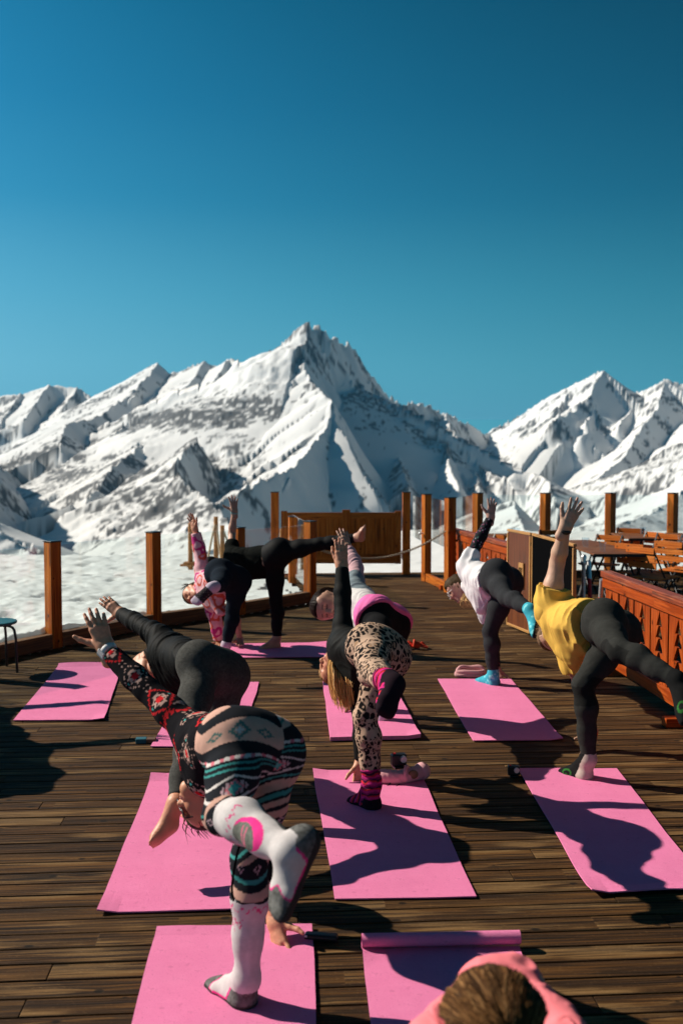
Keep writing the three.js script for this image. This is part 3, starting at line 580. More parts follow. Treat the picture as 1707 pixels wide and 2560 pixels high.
// ------------------------------------------------------------------ small things lying on the deck
{
  const p = G(992, 1955), t = thing('fleece_roll', 'fluffy pale pink rolled headwear lying at the corner of the mat', 'headwear', p, .1);
  const R = rng(31), pts = [];
  const g = tube([V(-.15, .035, .0), V(-.08, .045, .03), V(0, .042, .045), V(.09, .05, .02), V(.16, .055, -.02)], .042, 40, 14), q = g.attributes.position;
  for (let i = 0; i < q.count; i++) { const n = .006 * noise(q.getX(i) * 90, q.getY(i) * 90, q.getZ(i) * 90); q.setXYZ(i, q.getX(i) + n, Math.max(.004, q.getY(i) + n), q.getZ(i) + n); }
  g.computeVertexNormals();
  const fl = new THREE.MeshPhysicalMaterial({ color: lin(.72, .36, .38), roughness: .95, sheen: .4, sheenColor: lin(.9, .6, .6) });
  mesh('fleece', [g, new THREE.SphereGeometry(.044, 14, 10).translate(-.15, .04, 0), new THREE.SphereGeometry(.052, 14, 10).translate(.15, .055, -.015)], fl, t);
  mesh('gold_patch', new THREE.SphereGeometry(.03, 14, 10).scale(1, .9, .35).translate(.085, .062, .062), std({ color: lin(.16, .10, .04), roughness: .5 }), t);
  mesh('cuff', new THREE.TorusGeometry(.046, .012, 8, 20).rotateY(1.2).translate(.05, .052, .03), fl, t);
  mesh('strap', tube([V(.0, .015, .085), V(-.04, .006, .12), V(-.075, .005, .10), V(-.05, .02, .075)], .0035, 24, 5), M.plastic, t);
  const cam = (label, pos, turn) => {
    const c = thing('action_camera', label, 'camera', pos, turn, 'small black cameras lying about');
    mesh('body', box(.072, .056, .04, 0, .032, 0, .007), M.plastic, c); mesh('lens', new THREE.CylinderGeometry(.015, .017, .012, 20).rotateX(Math.PI / 2).translate(.016, .038, .024), M.chrome, c);
    mesh('screen', box(.045, .038, .003, -.006, .032, -.0215, .001), std({ color: lin(.02, .03, .035), roughness: .1 }), c); mesh('base', box(.05, .012, .05, 0, -.002, 0, .004), M.plastic, c); mesh('button', new THREE.CylinderGeometry(.006, .006, .004, 12).translate(-.02, .062, 0), M.red, c);
    return c;
  };
  cam('small black camera sitting on top of the fluffy pink roll', p.clone().add(V(.01, .085, -.03)), .3).scale.setScalar(1.25);
  cam('small black camera on the planks by the far corner of the near right mat', G(1283, 1941).add(V(0, .006, 0)), -.1);
  const hb = thing('headband', 'folded pale pink headband on the planks beside the turquoise sock', 'headband', G(1175, 1694), .05), hm = std({ color: lin(.62, .31, .31), roughness: .9 });
  const band = (y, s) => { const c = [V(-.12, y, .0), V(-.09, y + .03, -.02), V(0, y + .025, -.035), V(.1, y + .03, -.02), V(.13, y, .0), V(.09, y - .004, .03), V(-.06, y, .03)]; const g3 = tube(c, .02, 60, 8, true); g3.scale(s, 1, s); return g3; };
  mesh('loop', band(.028, 1), hm, hb); mesh('loop', band(.055, .92), hm, hb);
  const ph = thing('glasses_case', 'black oblong case on the planks at the mat corner', 'case', G(803, 2352), -.14);
  mesh('shell', box(.135, .028, .045, 0, .016, 0, .012), M.plastic, ph); mesh('clasp', box(.012, .008, .006, -.058, .024, .021, .002), M.chrome, ph);
  const bk = thing('small_book', 'little teal and brown block lying beside the hidden mat', 'book', G(367, 1856), .1);
  mesh('teal_cover', box(.07, .03, .06, -.035, .016, 0, .003), std({ color: lin(.015, .10, .13), roughness: .6 }), bk); mesh('brown_cover', box(.06, .028, .06, .031, .015, 0, .003), std({ color: lin(.12, .06, .03), roughness: .6 }), bk);
  const gl = thing('red_gloves', 'crumpled orange red gloves lying on the planks behind the leopard print hips', 'gloves', G(1012, 1622), .2), gm = std({ color: lin(.62, .05, .015), roughness: .8 });
  for (const [x, z, s] of [[0, 0, 1], [.13, .05, .8]]) {
    const q3 = []; for (let i = 0; i < 4; i++) q3.push(tube([V(x, .04, z), V(x + .05 * s, .06 - .01 * i, z - .03 + .02 * i), V(x + .1 * s, .02, z - .05 + .03 * i)], .014 * s, 10, 6));
    mesh('glove', [new THREE.SphereGeometry(.05 * s, 12, 8).scale(1, .9, .8).translate(x - .02, .045, z), ...q3], gm, gl); mesh('glove_cuff', new THREE.TorusGeometry(.036 * s, .014, 8, 16).rotateY(1.3).translate(x - .06 * s, .06, z), gm, gl);
  }
}
// ------------------------------------------------------------------ bodies: smooth joined tapered limbs, meshed as one surface (surface nets on sparse blocks)
const bone = (a, b, ra, rb, k = .03) => { const dx = b.x - a.x, dy = b.y - a.y, dz = b.z - a.z; return { a, b, ax: a.x, ay: a.y, az: a.z, dx, dy, dz, L2: dx * dx + dy * dy + dz * dz + 1e-12, ra, rb, k }; };
function boneT(q, x, y, z) { const t = ((x - q.ax) * q.dx + (y - q.ay) * q.dy + (z - q.az) * q.dz) / q.L2; return t < 0 ? 0 : t > 1 ? 1 : t; }
function boneD(q, x, y, z) { const t = boneT(q, x, y, z), ex = x - q.ax - t * q.dx, ey = y - q.ay - t * q.dy, ez = z - q.az - t * q.dz; return Math.sqrt(ex * ex + ey * ey + ez * ez) - (q.ra + (q.rb - q.ra) * t); }
const grow = (q, e) => ({ ...q, ra: q.ra + e, rb: q.rb + e });
// groups: [{ bones, clips: [[point, outward normal]] }], joined smoothly
function fieldOf(groups, { post, join = .014, pad = .03 } = {}) {
  const flat = []; groups.forEach((g, gi) => g.bones.forEach((q) => flat.push({ ...q, gi })));
  const clips = groups.map((g) => g.clips ?? []), GD = new Float64Array(groups.length);
  const at = (x, y, z, list) => {
    GD.fill(1e3);
    for (const q of list) {
      const d = boneD(q, x, y, z), g = GD[q.gi];
      if (g > 900) GD[q.gi] = d; else { const h = Math.max(q.k - Math.abs(g - d), 0) / q.k; GD[q.gi] = Math.min(g, d) - h * h * q.k * .25; }
    }
    let D = 1e3;
    for (let i = 0; i < GD.length; i++) {
      let d = GD[i]; if (d > 900) continue;
      for (const [p, n] of clips[i]) { const c = (x - p.x) * n.x + (y - p.y) * n.y + (z - p.z) * n.z, k = .006, h = Math.max(k - Math.abs(d - c), 0) / k; d = Math.max(d, c) + h * h * k * .25; }
      if (D > 900) D = d; else { const h = Math.max(join - Math.abs(D - d), 0) / join; D = Math.min(D, d) - h * h * join * .25; }
    }
    return post ? post(x, y, z, D) : D;
  };
  const lo = V(1e9, 1e9, 1e9), hi = V(-1e9, -1e9, -1e9);
  for (const q of flat) for (const [p, r] of [[q.a, q.ra], [q.b, q.rb]]) { lo.min(V(p.x - r - pad, p.y - r - pad, p.z - r - pad)); hi.max(V(p.x + r + pad, p.y + r + pad, p.z + r + pad)); }
  return { flat, at, lo, hi };
}
function surface(f, h, colour, slack = .03) {
  const B = 8, S = B + 1, nx = Math.ceil((f.hi.x - f.lo.x) / h / B), ny = Math.ceil((f.hi.y - f.lo.y) / h / B), nz = Math.ceil((f.hi.z - f.lo.z) / h / B);
  const NX = nx * B + 2, NY = ny * B + 2, cells = new Map(), blocks = [], pos = [], half = B * h * .87;
  for (let bz = 0; bz < nz; bz++) for (let by = 0; by < ny; by++) for (let bx = 0; bx < nx; bx++) {
    const cx = f.lo.x + (bx + .5) * B * h, cy = f.lo.y + (by + .5) * B * h, cz = f.lo.z + (bz + .5) * B * h;
    let m = 1e9; const ds = f.flat.map((q) => { const d = boneD(q, cx, cy, cz); if (d < m) m = d; return d; });
    if (m > half + slack) continue;
    const list = f.flat.filter((q, i) => ds[i] < m + 2 * half + q.k + slack);
    if (Math.abs(f.at(cx, cy, cz, f.flat)) > half * 1.35 + slack) continue;
    const v = new Float32Array(S * S * S);
    for (let k = 0; k < S; k++) for (let j = 0; j < S; j++) for (let i = 0; i < S; i++) v[(k * S + j) * S + i] = f.at(f.lo.x + (bx * B + i) * h, f.lo.y + (by * B + j) * h, f.lo.z + (bz * B + k) * h, list);
    blocks.push([bx, by, bz, v, list]);
    for (let k = 0; k < B; k++) for (let j = 0; j < B; j++) for (let i = 0; i < B; i++) {
      let mask = 0; const c = [];
      for (let e = 0; e < 8; e++) { const q = v[((k + (e >> 2)) * S + j + ((e >> 1) & 1)) * S + i + (e & 1)]; c.push(q); if (q < 0) mask |= 1 << e; }
      if (mask === 0 || mask === 255) continue;
      let X = 0, Y = 0, Z = 0, n = 0;
      for (const [p, q, ax] of EDGES) {
        const a = c[p], b = c[q]; if ((a < 0) === (b < 0)) continue;
        const t = a / (a - b); X += (p & 1) + (ax === 0 ? t : 0); Y += ((p >> 1) & 1) + (ax === 1 ? t : 0); Z += (p >> 2) + (ax === 2 ? t : 0); n++;
      }
      cells.set(((bz * B + k) * NY + by * B + j) * NX + bx * B + i, pos.length / 3);
      pos.push(f.lo.x + (bx * B + i + X / n) * h, f.lo.y + (by * B + j + Y / n) * h, f.lo.z + (bz * B + k + Z / n) * h);
    }
  }
  const idx = [], id = (i, j, k) => cells.get((k * NY + j) * NX + i);
  const quad = (a, b, c, d, flip) => { if (a === undefined || b === undefined || c === undefined || d === undefined) return; flip ? idx.push(a, b, c, a, c, d) : idx.push(a, c, b, a, d, c); };
  for (const [bx, by, bz, v] of blocks) for (let k = 0; k < B; k++) for (let j = 0; j < B; j++) for (let i = 0; i < B; i++) {
    const o = (k * S + j) * S + i, a = v[o] < 0, gi = bx * B + i, gj = by * B + j, gk = bz * B + k;
    if (a !== v[o + 1] < 0) quad(id(gi, gj - 1, gk - 1), id(gi, gj, gk - 1), id(gi, gj, gk), id(gi, gj - 1, gk), a);
    if (a !== v[o + S] < 0) quad(id(gi - 1, gj, gk - 1), id(gi - 1, gj, gk), id(gi, gj, gk), id(gi, gj, gk - 1), a);
    if (a !== v[o + S * S] < 0) quad(id(gi - 1, gj - 1, gk), id(gi, gj - 1, gk), id(gi, gj, gk), id(gi - 1, gj, gk), a);
  }
  const g = new THREE.BufferGeometry(); g.setAttribute('position', new THREE.Float32BufferAttribute(pos, 3)); g.setIndex(idx); g.computeVertexNormals();
  const col = new Float32Array(pos.length), nor = g.attributes.normal.array;
  for (let i = 0; i < pos.length; i += 3) { const c = colour(pos[i], pos[i + 1], pos[i + 2], nor[i], nor[i + 1], nor[i + 2]); col[i] = c[0]; col[i + 1] = c[1]; col[i + 2] = c[2]; }
  g.setAttribute('color', new THREE.BufferAttribute(col, 3));
  return g;
}
const EDGES = []; for (let p = 0; p < 8; p++) for (let ax = 0; ax < 3; ax++) if (!(p >> ax & 1)) EDGES.push([p, p | 1 << ax, ax]);
const nrm = (v) => v.clone().normalize(), mid = (a, b, t = .5) => a.clone().lerp(b, t), off = (a, v, s) => a.clone().addScaledVector(v, s);
const SKIN = [.60, .262, .148];
function skinColour(base) { return (x, y, z) => { const n = 1 + .10 * noise(x * 38, y * 38, z * 38) + .05 * noise(x * 150, y * 150, z * 150); return [base[0] * n, base[1] * n * (1 - .05 * noise(x * 22, y * 22, z * 22)), base[2] * n]; }; }

// a hand: palm, four fingers of their own lengths, thumb from the side of the palm. y points to the fingertips, x to the thumb, z out of the back
function handGeo(wrist, tip, thumbWay, { spread = .12, curl = .18, skin = SKIN, size = 1, thumbOut = .7 } = {}) {
  const y = tip.clone().sub(wrist).normalize(), z = thumbWay.clone().cross(y).normalize(), x = y.clone().cross(z);
  const L = (a, b, c) => V(a, b, c).multiplyScalar(size), bones = [];
  const kn = [[.027, .086, .0], [.009, .091, -.003], [-.009, .087, -.001], [-.026, .078, .003]];
  for (const [a, b, c] of kn) bones.push(bone(L(a * .55, .008, 0), L(a, b, c), .017 * size, .0125 * size, .016));
  bones.push(bone(L(.024, .03, .006), L(.008, .055, .006), .017 * size, .013 * size, .02), bone(L(0, -.05, 0), L(0, .012, 0), .026 * size, .024 * size, .02));
  bones.push(bone(L(.012, -.05, 0), L(.014, .012, 0), .02 * size, .019 * size, .02), bone(L(-.012, -.05, 0), L(-.014, .012, 0), .02 * size, .019 * size, .02));
  const groups = [{ bones }], len = [.072, .080, .074, .057];
  kn.forEach(([a, b, c], i) => {
    const sp = (1.5 - i) * spread; let p = V(a, b, c), an = curl * .4; const fb = [];
    for (let s = 0; s < 3; s++) { const l = len[i] * [.45, .31, .26][s], q = p.clone().add(V(Math.sin(sp) * Math.cos(an) * l, Math.cos(sp) * Math.cos(an) * l, Math.sin(an) * l)), r = [.0096, .0088, .0078, .0066]; fb.push(bone(p.clone().multiplyScalar(size), q.clone().multiplyScalar(size), r[s] * size, r[s + 1] * size, .004)); p = q; an += curl * .6; }
    groups.push({ bones: fb });
  });
  const t0 = V(.02, .022, .004), t1 = V(.02 + .038 * Math.sin(thumbOut + .15), .022 + .042 * Math.cos(thumbOut), .012), t2 = t1.clone().add(V(.036 * Math.sin(thumbOut), .036 * Math.cos(thumbOut), .004)), t3 = t2.clone().add(V(.027 * Math.sin(thumbOut - .25), .027 * Math.cos(thumbOut - .25), .002));
  const T = (p) => p.multiplyScalar(size);
  T(t0); T(t1); T(t2); T(t3);
  groups.push({ bones: [bone(t0, t1, .017 * size, .0135 * size, .012), bone(t1, t2, .0125 * size, .0105 * size, .006), bone(t2, t3, .0105 * size, .0078 * size, .006)] });
  const sc = skinColour(skin);
  const g = surface(fieldOf(groups, { join: .007, pad: .012 }), .0032, (X, Y, Z) => { const tipk = smooth(.13, .17, Y / size); const c = sc(X * 2, Y * 2, Z * 2), crease = .88 + .12 * smooth(.0, .35, Math.abs(noise(X * 60, Y * 90, 4))); return [c[0] * crease, c[1] * crease * (1 - .12 * tipk), c[2] * crease * (1 - .1 * tipk)]; }, .012);
  g.applyMatrix4(new THREE.Matrix4().makeBasis(x, y, z)); g.translate(wrist.x, wrist.y, wrist.z);
  return g;
}
function headBasis(c, up, face) { const y = nrm(up), x = nrm(y.clone().cross(face)), z = x.clone().cross(y); const m = new THREE.Matrix4().makeBasis(x, y, z); m.setPosition(c); return m; }
function headGeo(skin, man) {
  const b = [bone(V(0, .035, -.022), V(0, .045, .02), .086, .078, .04), bone(V(0, .0, .035), V(0, -.055, .05), .062, .046, .04)];
  for (const s of [-1, 1]) b.push(bone(V(s * .042, -.03, .012), V(s * .010, -.088, .058), .032, .023, .03), bone(V(s * .045, -.005, .055), V(s * .035, -.02, .068), .024, .02, .03), bone(V(s * .062, .03, .02), V(s * .05, .05, .05), .034, .034, .03));
  b.push(bone(V(0, -.09, .072), V(0, -.094, .07), .02, .02, .02), bone(V(0, .03, .092), V(0, -.012, .108), .008, .0095, .014), bone(V(0, -.02, .108), V(0, -.024, .112), .011, .0105, .012));
  for (const s of [-1, 1]) b.push(bone(V(s * .011, -.024, .102), V(s * .011, -.025, .1), .0085, .0085, .01), bone(V(s * .05, .036, .078), V(s * .014, .032, .093), .008, .009, .02), bone(V(s * .004, -.049, .098), V(s * .021, -.053, .088), .007, .0045, .008), bone(V(s * .004, -.060, .096), V(s * .019, -.058, .088), .0075, .0045, .008));
  const ears = [-1, 1].map((s) => ({ bones: [bone(V(s * .083, .018, -.012), V(s * .078, -.022, -.004), .017, .011, .01), bone(V(s * .088, .02, -.02), V(s * .086, .0, -.024), .009, .008, .008)] }));
  const neck = { bones: [bone(V(0, -.03, -.025), V(0, -.085, -.032), .056, .05, .03)] };
  const post = (x, y, z, d) => {
    for (const s of [-1, 1]) {
      const e = Math.hypot(x - s * .032, (y - .012) * 1.25, z - .102) - .017, k = .012, h = Math.max(k - Math.abs(d + e), 0) / k; d = Math.max(d, -e) + h * h * k * .25;
      const l = Math.hypot(x - s * .032, y - .011, z - .079) - .0135; d = Math.min(d, l);
    }
    const mo = Math.hypot(x * .45, (y + .0545) * 2.2, z - .104) - .0095; d = Math.max(d, -mo * .6 - .0005 * 0 - .004);
    return d;
  };
  const sc = skinColour(skin);
  return surface(fieldOf([{ bones: b }, ...ears, neck], { post, join: .012, pad: .02 }), .0036, (x, y, z) => {
    let c = sc(x, y, z);
    const ax = Math.abs(x), lip = smooth(.026, .02, ax) * smooth(.0125, .008, Math.abs(y + .0545)) * smooth(.08, .087, z);
    const brow = smooth(.005, .0025, Math.abs(y - .036 + (ax - .03) * (ax - .03) * 6)) * smooth(.05, .045, ax) * smooth(.012, .017, ax) * (z > .06 ? 1 : 0);
    const lash = smooth(.0035, .0016, Math.abs(y - .006 + (ax - .032) * (ax - .032) * -8)) * smooth(.0165, .014, Math.abs(ax - .032)) * (z > .07 ? 1 : 0);
    c = [lerp(c[0], .36, lip * .75), lerp(c[1], .10, lip * .75), lerp(c[2], .10, lip * .75)];
    const cheek = smooth(.03, .0, Math.hypot(ax - .045, y + .02)) * (z > .04 ? .5 : 0); c[1] *= 1 - .18 * cheek; c[2] *= 1 - .15 * cheek;
    const dk = Math.max(brow * .85, lash * .95); return c.map((q) => lerp(q, .015, dk));
  }, .015);
}
// hair: a cap over the skull open at the face, plus bundles of strands
function hairCap(tone, m, thick = .015, cut = .072) {
  const n = nrm(V(0, -.55, .84));
  const groups = [{ bones: [bone(V(0, .035, -.022), V(0, .045, .018), .086 + thick, .080 + thick, .04), bone(V(0, .0, -.045), V(0, -.06, -.055), .07 + thick * .6, .05, .04)], clips: [[V(0, .06, cut / .84), n], [V(0, -.085, 0), V(0, -1, 0)]] }];
  const g = surface(fieldOf(groups, { post: (x, y, z, d) => d + .0032 * Math.abs(noise(Math.atan2(x, z + .02) * 26, y * 9, 3)) + .002 * noise(Math.atan2(x, z + .02) * 60, y * 25, 9) }), .0042, (x, y, z) => { const s = .72 + .5 * noise(Math.atan2(x, y + .03) * 34, z * 10, 2) * .6 + .25 * noise(x * 30, y * 30, z * 30); return tone.map((c) => c * s); }, .015);
  g.applyMatrix4(m); return g;
}
function strands(n, tone, seed, path, r = .0022, seg = 9) {   // path(R) -> points of one strand
  const R = rng(seed), out = [];
  for (let i = 0; i < n; i++) {
    const pts = path(R, i), c = new THREE.CatmullRomCurve3(pts), g = new THREE.TubeGeometry(c, seg, r * (.7 + .7 * R()), 4, false), p = g.attributes.position, col = new Float32Array(p.count * 3), k = .6 + .7 * R();
    for (let j = 0; j < p.count; j++) { const s = Math.floor(j / 5) / seg, q = c.getPoint(Math.min(1, s)), f = 1 - .8 * s * s; p.setXYZ(j, lerp(q.x, p.getX(j), f), lerp(q.y, p.getY(j), f), lerp(q.z, p.getZ(j), f)); const w = k * (.85 + .25 * s); for (let c3 = 0; c3 < 3; c3++) col[j * 3 + c3] = tone[c3] * w; }
    g.setAttribute('color', new THREE.BufferAttribute(col, 3)); g.deleteAttribute('uv'); out.push(g);
  }
  return mergeGeometries(out);
}

// ------------------------------------------------------------------ a figure from its joints
function figure(s) {
  const J = {}; for (const k in s.J) J[k] = s.J[k].isVector3 ? s.J[k] : s.J[k].length === 2 ? G(...s.J[k]) : P(...s.J[k]);
  const w = s.w ?? 1, gl = s.glute ?? 1, B = {};
  const ph = mid(J.hL, J.hR), sh = mid(J.sL, J.sR), spine = nrm(sh.clone().sub(ph)), lat0 = nrm(J.hR.clone().sub(J.hL)), lat2 = nrm(J.sR.clone().sub(J.sL));
  let dorsal = (s.back ?? V(0, .25, 1)).clone(); dorsal.addScaledVector(spine, -dorsal.dot(spine)).normalize();
  const P0 = off(ph, spine, .07), P2 = off(sh, spine, -.09), P1 = mid(P0, P2, .45);
  const lat1 = nrm(lat0.clone().add(lat2));
  Object.assign(B, { J, ph, sh, spine, lat0, lat2, dorsal, P0, P1, P2 });
  const leg = (h, k, a, he, t, bare, turned) => {
    const out = { thigh: [bone(h, mid(h, k, .5), .094 * w, .079 * w, .04), bone(mid(h, k, .5), k, .079 * w, .052 * w, .03)] };
    const shin = a.clone().sub(k), behind = nrm(he.clone().sub(t).addScaledVector(shin, -he.clone().sub(t).dot(shin) / shin.lengthSq())), calf = off(mid(k, a, .3), behind, .014);
    out.shin = [bone(k, calf, .051 * w, .056 * w, .03), bone(calf, mid(k, a, .68), .057 * w, .040 * w, .03), bone(mid(k, a, .62), a, .043 * w, .034, .03)];
    const fd = nrm(t.clone().sub(he)), up = turned ? nrm(turned.clone().addScaledVector(fd, -turned.dot(fd))) : nrm(a.clone().sub(he).addScaledVector(fd, -a.clone().sub(he).dot(fd))), side = nrm(fd.clone().cross(up)), L = t.distanceTo(he);
    const H = off(off(he, up, .028), fd, .028), ball = off(off(he, fd, L * .70), up, .020);
    out.foot = [bone(a, H, .034, .030, .03), bone(H, ball, .030, .019, .03), bone(off(a, fd, .015), ball, .032, .018, .03)];
    for (const q of [-1, 1]) out.foot.push(bone(off(H, side, q * .004), off(ball, side, q * .022), .026, .019, .03));
    out.toes = [];
    for (let i = -2; i <= 2; i++) { const b0 = off(ball, side, i * .016), tl = L * (.30 - .025 * Math.abs(i - (s.toeBig ?? -1)) - .0), e = off(off(off(he, fd, L * .70 + tl - .01), side, i * .0155), up, .011); out.toes.push(bone(b0, e, .0125, bare ? .0085 : .011, bare ? .004 : .02)); }
    Object.assign(out, { fd, up, side, H, ball });
    return out;
  };
  const bareL = s.bare?.includes('L'), bareR = s.bare?.includes('R');
  const LL = leg(J.hL, J.kL, J.aL, J.heL, J.tL, bareL, s.footL), LR = leg(J.hR, J.kR, J.aR, J.heR, J.tR, bareR);
  const pelvis = [bone(J.hL, J.hR, .098 * w, .098 * w, .05), bone(off(J.hL, dorsal, .045), off(off(J.hL, dorsal, .03), lat0, .03), .104 * w * gl, .10 * w * gl, .09), bone(off(J.hR, dorsal, .045), off(off(J.hR, dorsal, .03), lat0, -.03), .104 * w * gl, .10 * w * gl, .10), bone(off(P0, lat0, -.055 * w), off(P0, lat0, .055 * w), .086 * w, .086 * w, .06)];
  const torso = []; for (const q of [-1, 1]) torso.push(bone(off(P0, lat0, q * .055 * w), off(P1, lat1, q * .048 * w), .088 * w, .078 * w, .05), bone(off(P1, lat1, q * .048 * w), off(P2, lat2, q * .065 * w), .078 * w, .084 * w, .05), bone(off(P2, lat2, q * .065 * w), off(sh, lat2, q * .09), .084 * w, .062, .05));
  torso.push(bone(J.sL, J.sR, .05, .05, .05), bone(P2, J.neck, .08, .052, .05));
  const aw = w * (s.arm ?? 1), arm = (a, e, wr) => ({ upper: [bone(a, mid(a, e, .4), .050 * aw, .046 * aw, .03), bone(mid(a, e, .4), e, .046 * aw, .036 * aw, .03)], fore: [bone(e, mid(e, wr, .3), .037 * aw, .039 * aw, .02), bone(mid(e, wr, .3), wr, .039 * aw, .0255 * (s.arm ?? 1), .02)] });
  const AL = arm(J.sL, J.eL, J.wL), AR = arm(J.sR, J.eR, J.wR);
  const neckB = [bone(J.neck, J.head, .050 * w, .052 * w, .03)];
  Object.assign(B, { LL, LR, AL, AR, pelvis, torso, neckB, w });
  // report of lengths when it is asked for
  if (globalThis.DEBUG_BONES) console.log(s.name ?? 'person', ['hL-kL', 'kL-aL', 'heL-tL', 'hR-kR', 'kR-aR', 'heR-tR', 'sL-eL', 'eL-wL', 'sR-eR', 'eR-wR', 'sL-sR', 'hL-hR', 'neck-head'].map((k) => { const [a, b] = k.split('-'); return k + ' ' + J[a].distanceTo(J[b]).toFixed(2); }).join(', '), 'spine', ph.distanceTo(sh).toFixed(2), 'hip y', J.hR.y.toFixed(2));
  const root = thing('person', s.label, 'person', V(ph.x, 0, ph.z), 0, s.group);
  const add = (name, g, m, label) => { g.translate(-ph.x, 0, -ph.z); const o = mesh(name, g, m, root); if (label) o.userData.label = label; return o; };
  const skin = s.skin ?? SKIN;
  const bodyBones = [{ bones: [...pelvis, ...torso, ...neckB] }, { bones: [...LL.thigh, ...LL.shin, ...LL.foot] }, { bones: [...LR.thigh, ...LR.shin, ...LR.foot] }, { bones: [...AL.upper, ...AL.fore] }, { bones: [...AR.upper, ...AR.fore] }];
  for (const [q, b] of [[LL, bareL], [LR, bareR]]) if (b) for (const t of q.toes) bodyBones.push({ bones: [t] });
  const slim = bodyBones.map((g) => ({ bones: g.bones.map((q) => grow(q, s.slim ?? 0)) }));
  const parts = [surface(fieldOf(slim, { join: .005 }), s.bodyCell ?? .0095, skinColour(skin))];
  const HB = headBasis(J.head, s.up, s.face); B.HB = HB; B.root = root; B.add = add;
  const hd = headGeo(skin, s.man); if (s.headSize) hd.scale(s.headSize, s.headSize, s.headSize); hd.applyMatrix4(HB); parts.push(hd);
  for (const q of ['L', 'R']) parts.push(handGeo(J['w' + q], J['f' + q], s['th' + q], { skin, ...(s['hand' + q] ?? {}) }));
  add('body', mergeGeometries(parts), M.skin);
  // coordinates on the figure for prints
  B.legAt = (x, y, z) => {
    let best = 1e9, r;
    for (const [h, k, a, side] of [[J.hL, J.kL, J.aL, -1], [J.hR, J.kR, J.aR, 1]]) {
      const l1 = h.distanceTo(k), l2 = k.distanceTo(a);
      for (const [p, q, o, l] of [[h, k, 0, l1], [k, a, l1, l2]]) {
        const dx = (q.x - p.x) / l, dy = (q.y - p.y) / l, dz = (q.z - p.z) / l; let t = (x - p.x) * dx + (y - p.y) * dy + (z - p.z) * dz;
        const tc = o ? clamp(t, 0, l + .3) : clamp(t, -.4, l), ex = x - p.x - dx * tc, ey = y - p.y - dy * tc, ez = z - p.z - dz * tc, d = Math.sqrt(ex * ex + ey * ey + ez * ez);
        if (d < best) { best = d; const ax = V(dx, dy, dz), ref = nrm(dorsal.clone().addScaledVector(ax, -dorsal.dot(ax))), ot = ax.clone().cross(ref), e = V(ex, ey, ez); r = { s: o + tc, ang: Math.atan2(e.dot(ot), e.dot(ref)), side, r: d, shin: !!o }; }
      }
    }
    return r;
  };
  B.armAt = (x, y, z) => {
    let best = 1e9, r;
    const ch = [[J.sL, J.eL, 0, 'L'], [J.eL, J.wL, J.sL.distanceTo(J.eL), 'L'], [J.sR, J.eR, 0, 'R'], [J.eR, J.wR, J.sR.distanceTo(J.eR), 'R']];
    for (const [p, q, o, side] of ch) {
      const l = p.distanceTo(q), dx = (q.x - p.x) / l, dy = (q.y - p.y) / l, dz = (q.z - p.z) / l, t = clamp((x - p.x) * dx + (y - p.y) * dy + (z - p.z) * dz, 0, l), ex = x - p.x - dx * t, ey = y - p.y - dy * t, ez = z - p.z - dz * t, d = Math.hypot(ex, ey, ez);
      if (d < best) { best = d; const ax = V(dx, dy, dz), ref = nrm(V(.3, .2, .93).addScaledVector(ax, -V(.3, .2, .93).dot(ax))), ot = ax.clone().cross(ref), e = V(ex, ey, ez); r = { s: o + t, ang: Math.atan2(e.dot(ot), e.dot(ref)), side, d }; }
    }
    return r;
  };
  B.torsoAt = (x, y, z) => { const e = V(x - ph.x, y - ph.y, z - ph.z), t = e.dot(spine), o = off(e, spine, -t), ot = spine.clone().cross(dorsal); return { s: t, ang: Math.atan2(o.dot(ot), o.dot(dorsal)), r: o.length() }; };
  return B;
}
// clothing cut from the same limbs, a little wider
function leggings(B, colour, { e = .009, cell = .007, waist = .10, cuffL = .93, cuffR = .93, mat = M.vc, post, name = 'leggings', label } = {}) {
  const { J } = B, cuff = (k, a, c) => [[mid(k, a, c), nrm(a.clone().sub(k))]];
  const f = fieldOf([{ bones: [...B.pelvis, ...B.torso.slice(0, 1), ...B.torso.slice(3, 4)].map((q) => grow(q, e)), clips: [[off(B.ph, B.spine, waist), B.spine]] },
    { bones: [...B.LL.thigh, ...B.LL.shin].map((q) => grow(q, e)), clips: cuff(J.kL, J.aL, cuffL) }, { bones: [...B.LR.thigh, ...B.LR.shin].map((q) => grow(q, e)), clips: cuff(J.kR, J.aR, cuffR) }], { post, join: .03 });
  return B.add(name, surface(f, cell, colour), mat, label);
}
function top(B, colour, { e = .012, cell = .007, hem = .03, sleeveL = .97, sleeveR = .97, mat = M.vc, post, name = 'top', label, extra = [], collar = .5 } = {}) {
  const { J } = B;
  const sleeve = (A, s, el, wr, c) => {
    if (c <= .5) { const t = c * 2; return { bones: A.upper.map((q) => grow(q, e)), clips: [[mid(s, el, t), nrm(el.clone().sub(s))]] }; }
    return { bones: [...A.upper, ...A.fore].map((q) => grow(q, e)), clips: [[mid(el, wr, c * 2 - 1), nrm(wr.clone().sub(el))]] };
  };
  const f = fieldOf([{ bones: [...B.torso.map((q) => grow(q, e)), ...extra], clips: [[off(B.ph, B.spine, hem), B.spine.clone().negate()], [mid(J.neck, J.head, collar * .6), nrm(nrm(J.head.clone().sub(J.neck)).add(B.spine))]] },
    sleeve(B.AL, J.sL, J.eL, J.wL, sleeveL), sleeve(B.AR, J.sR, J.eR, J.wR, sleeveR)], { post, join: .03 });
  return B.add(name, surface(f, cell, colour), mat, label);
}
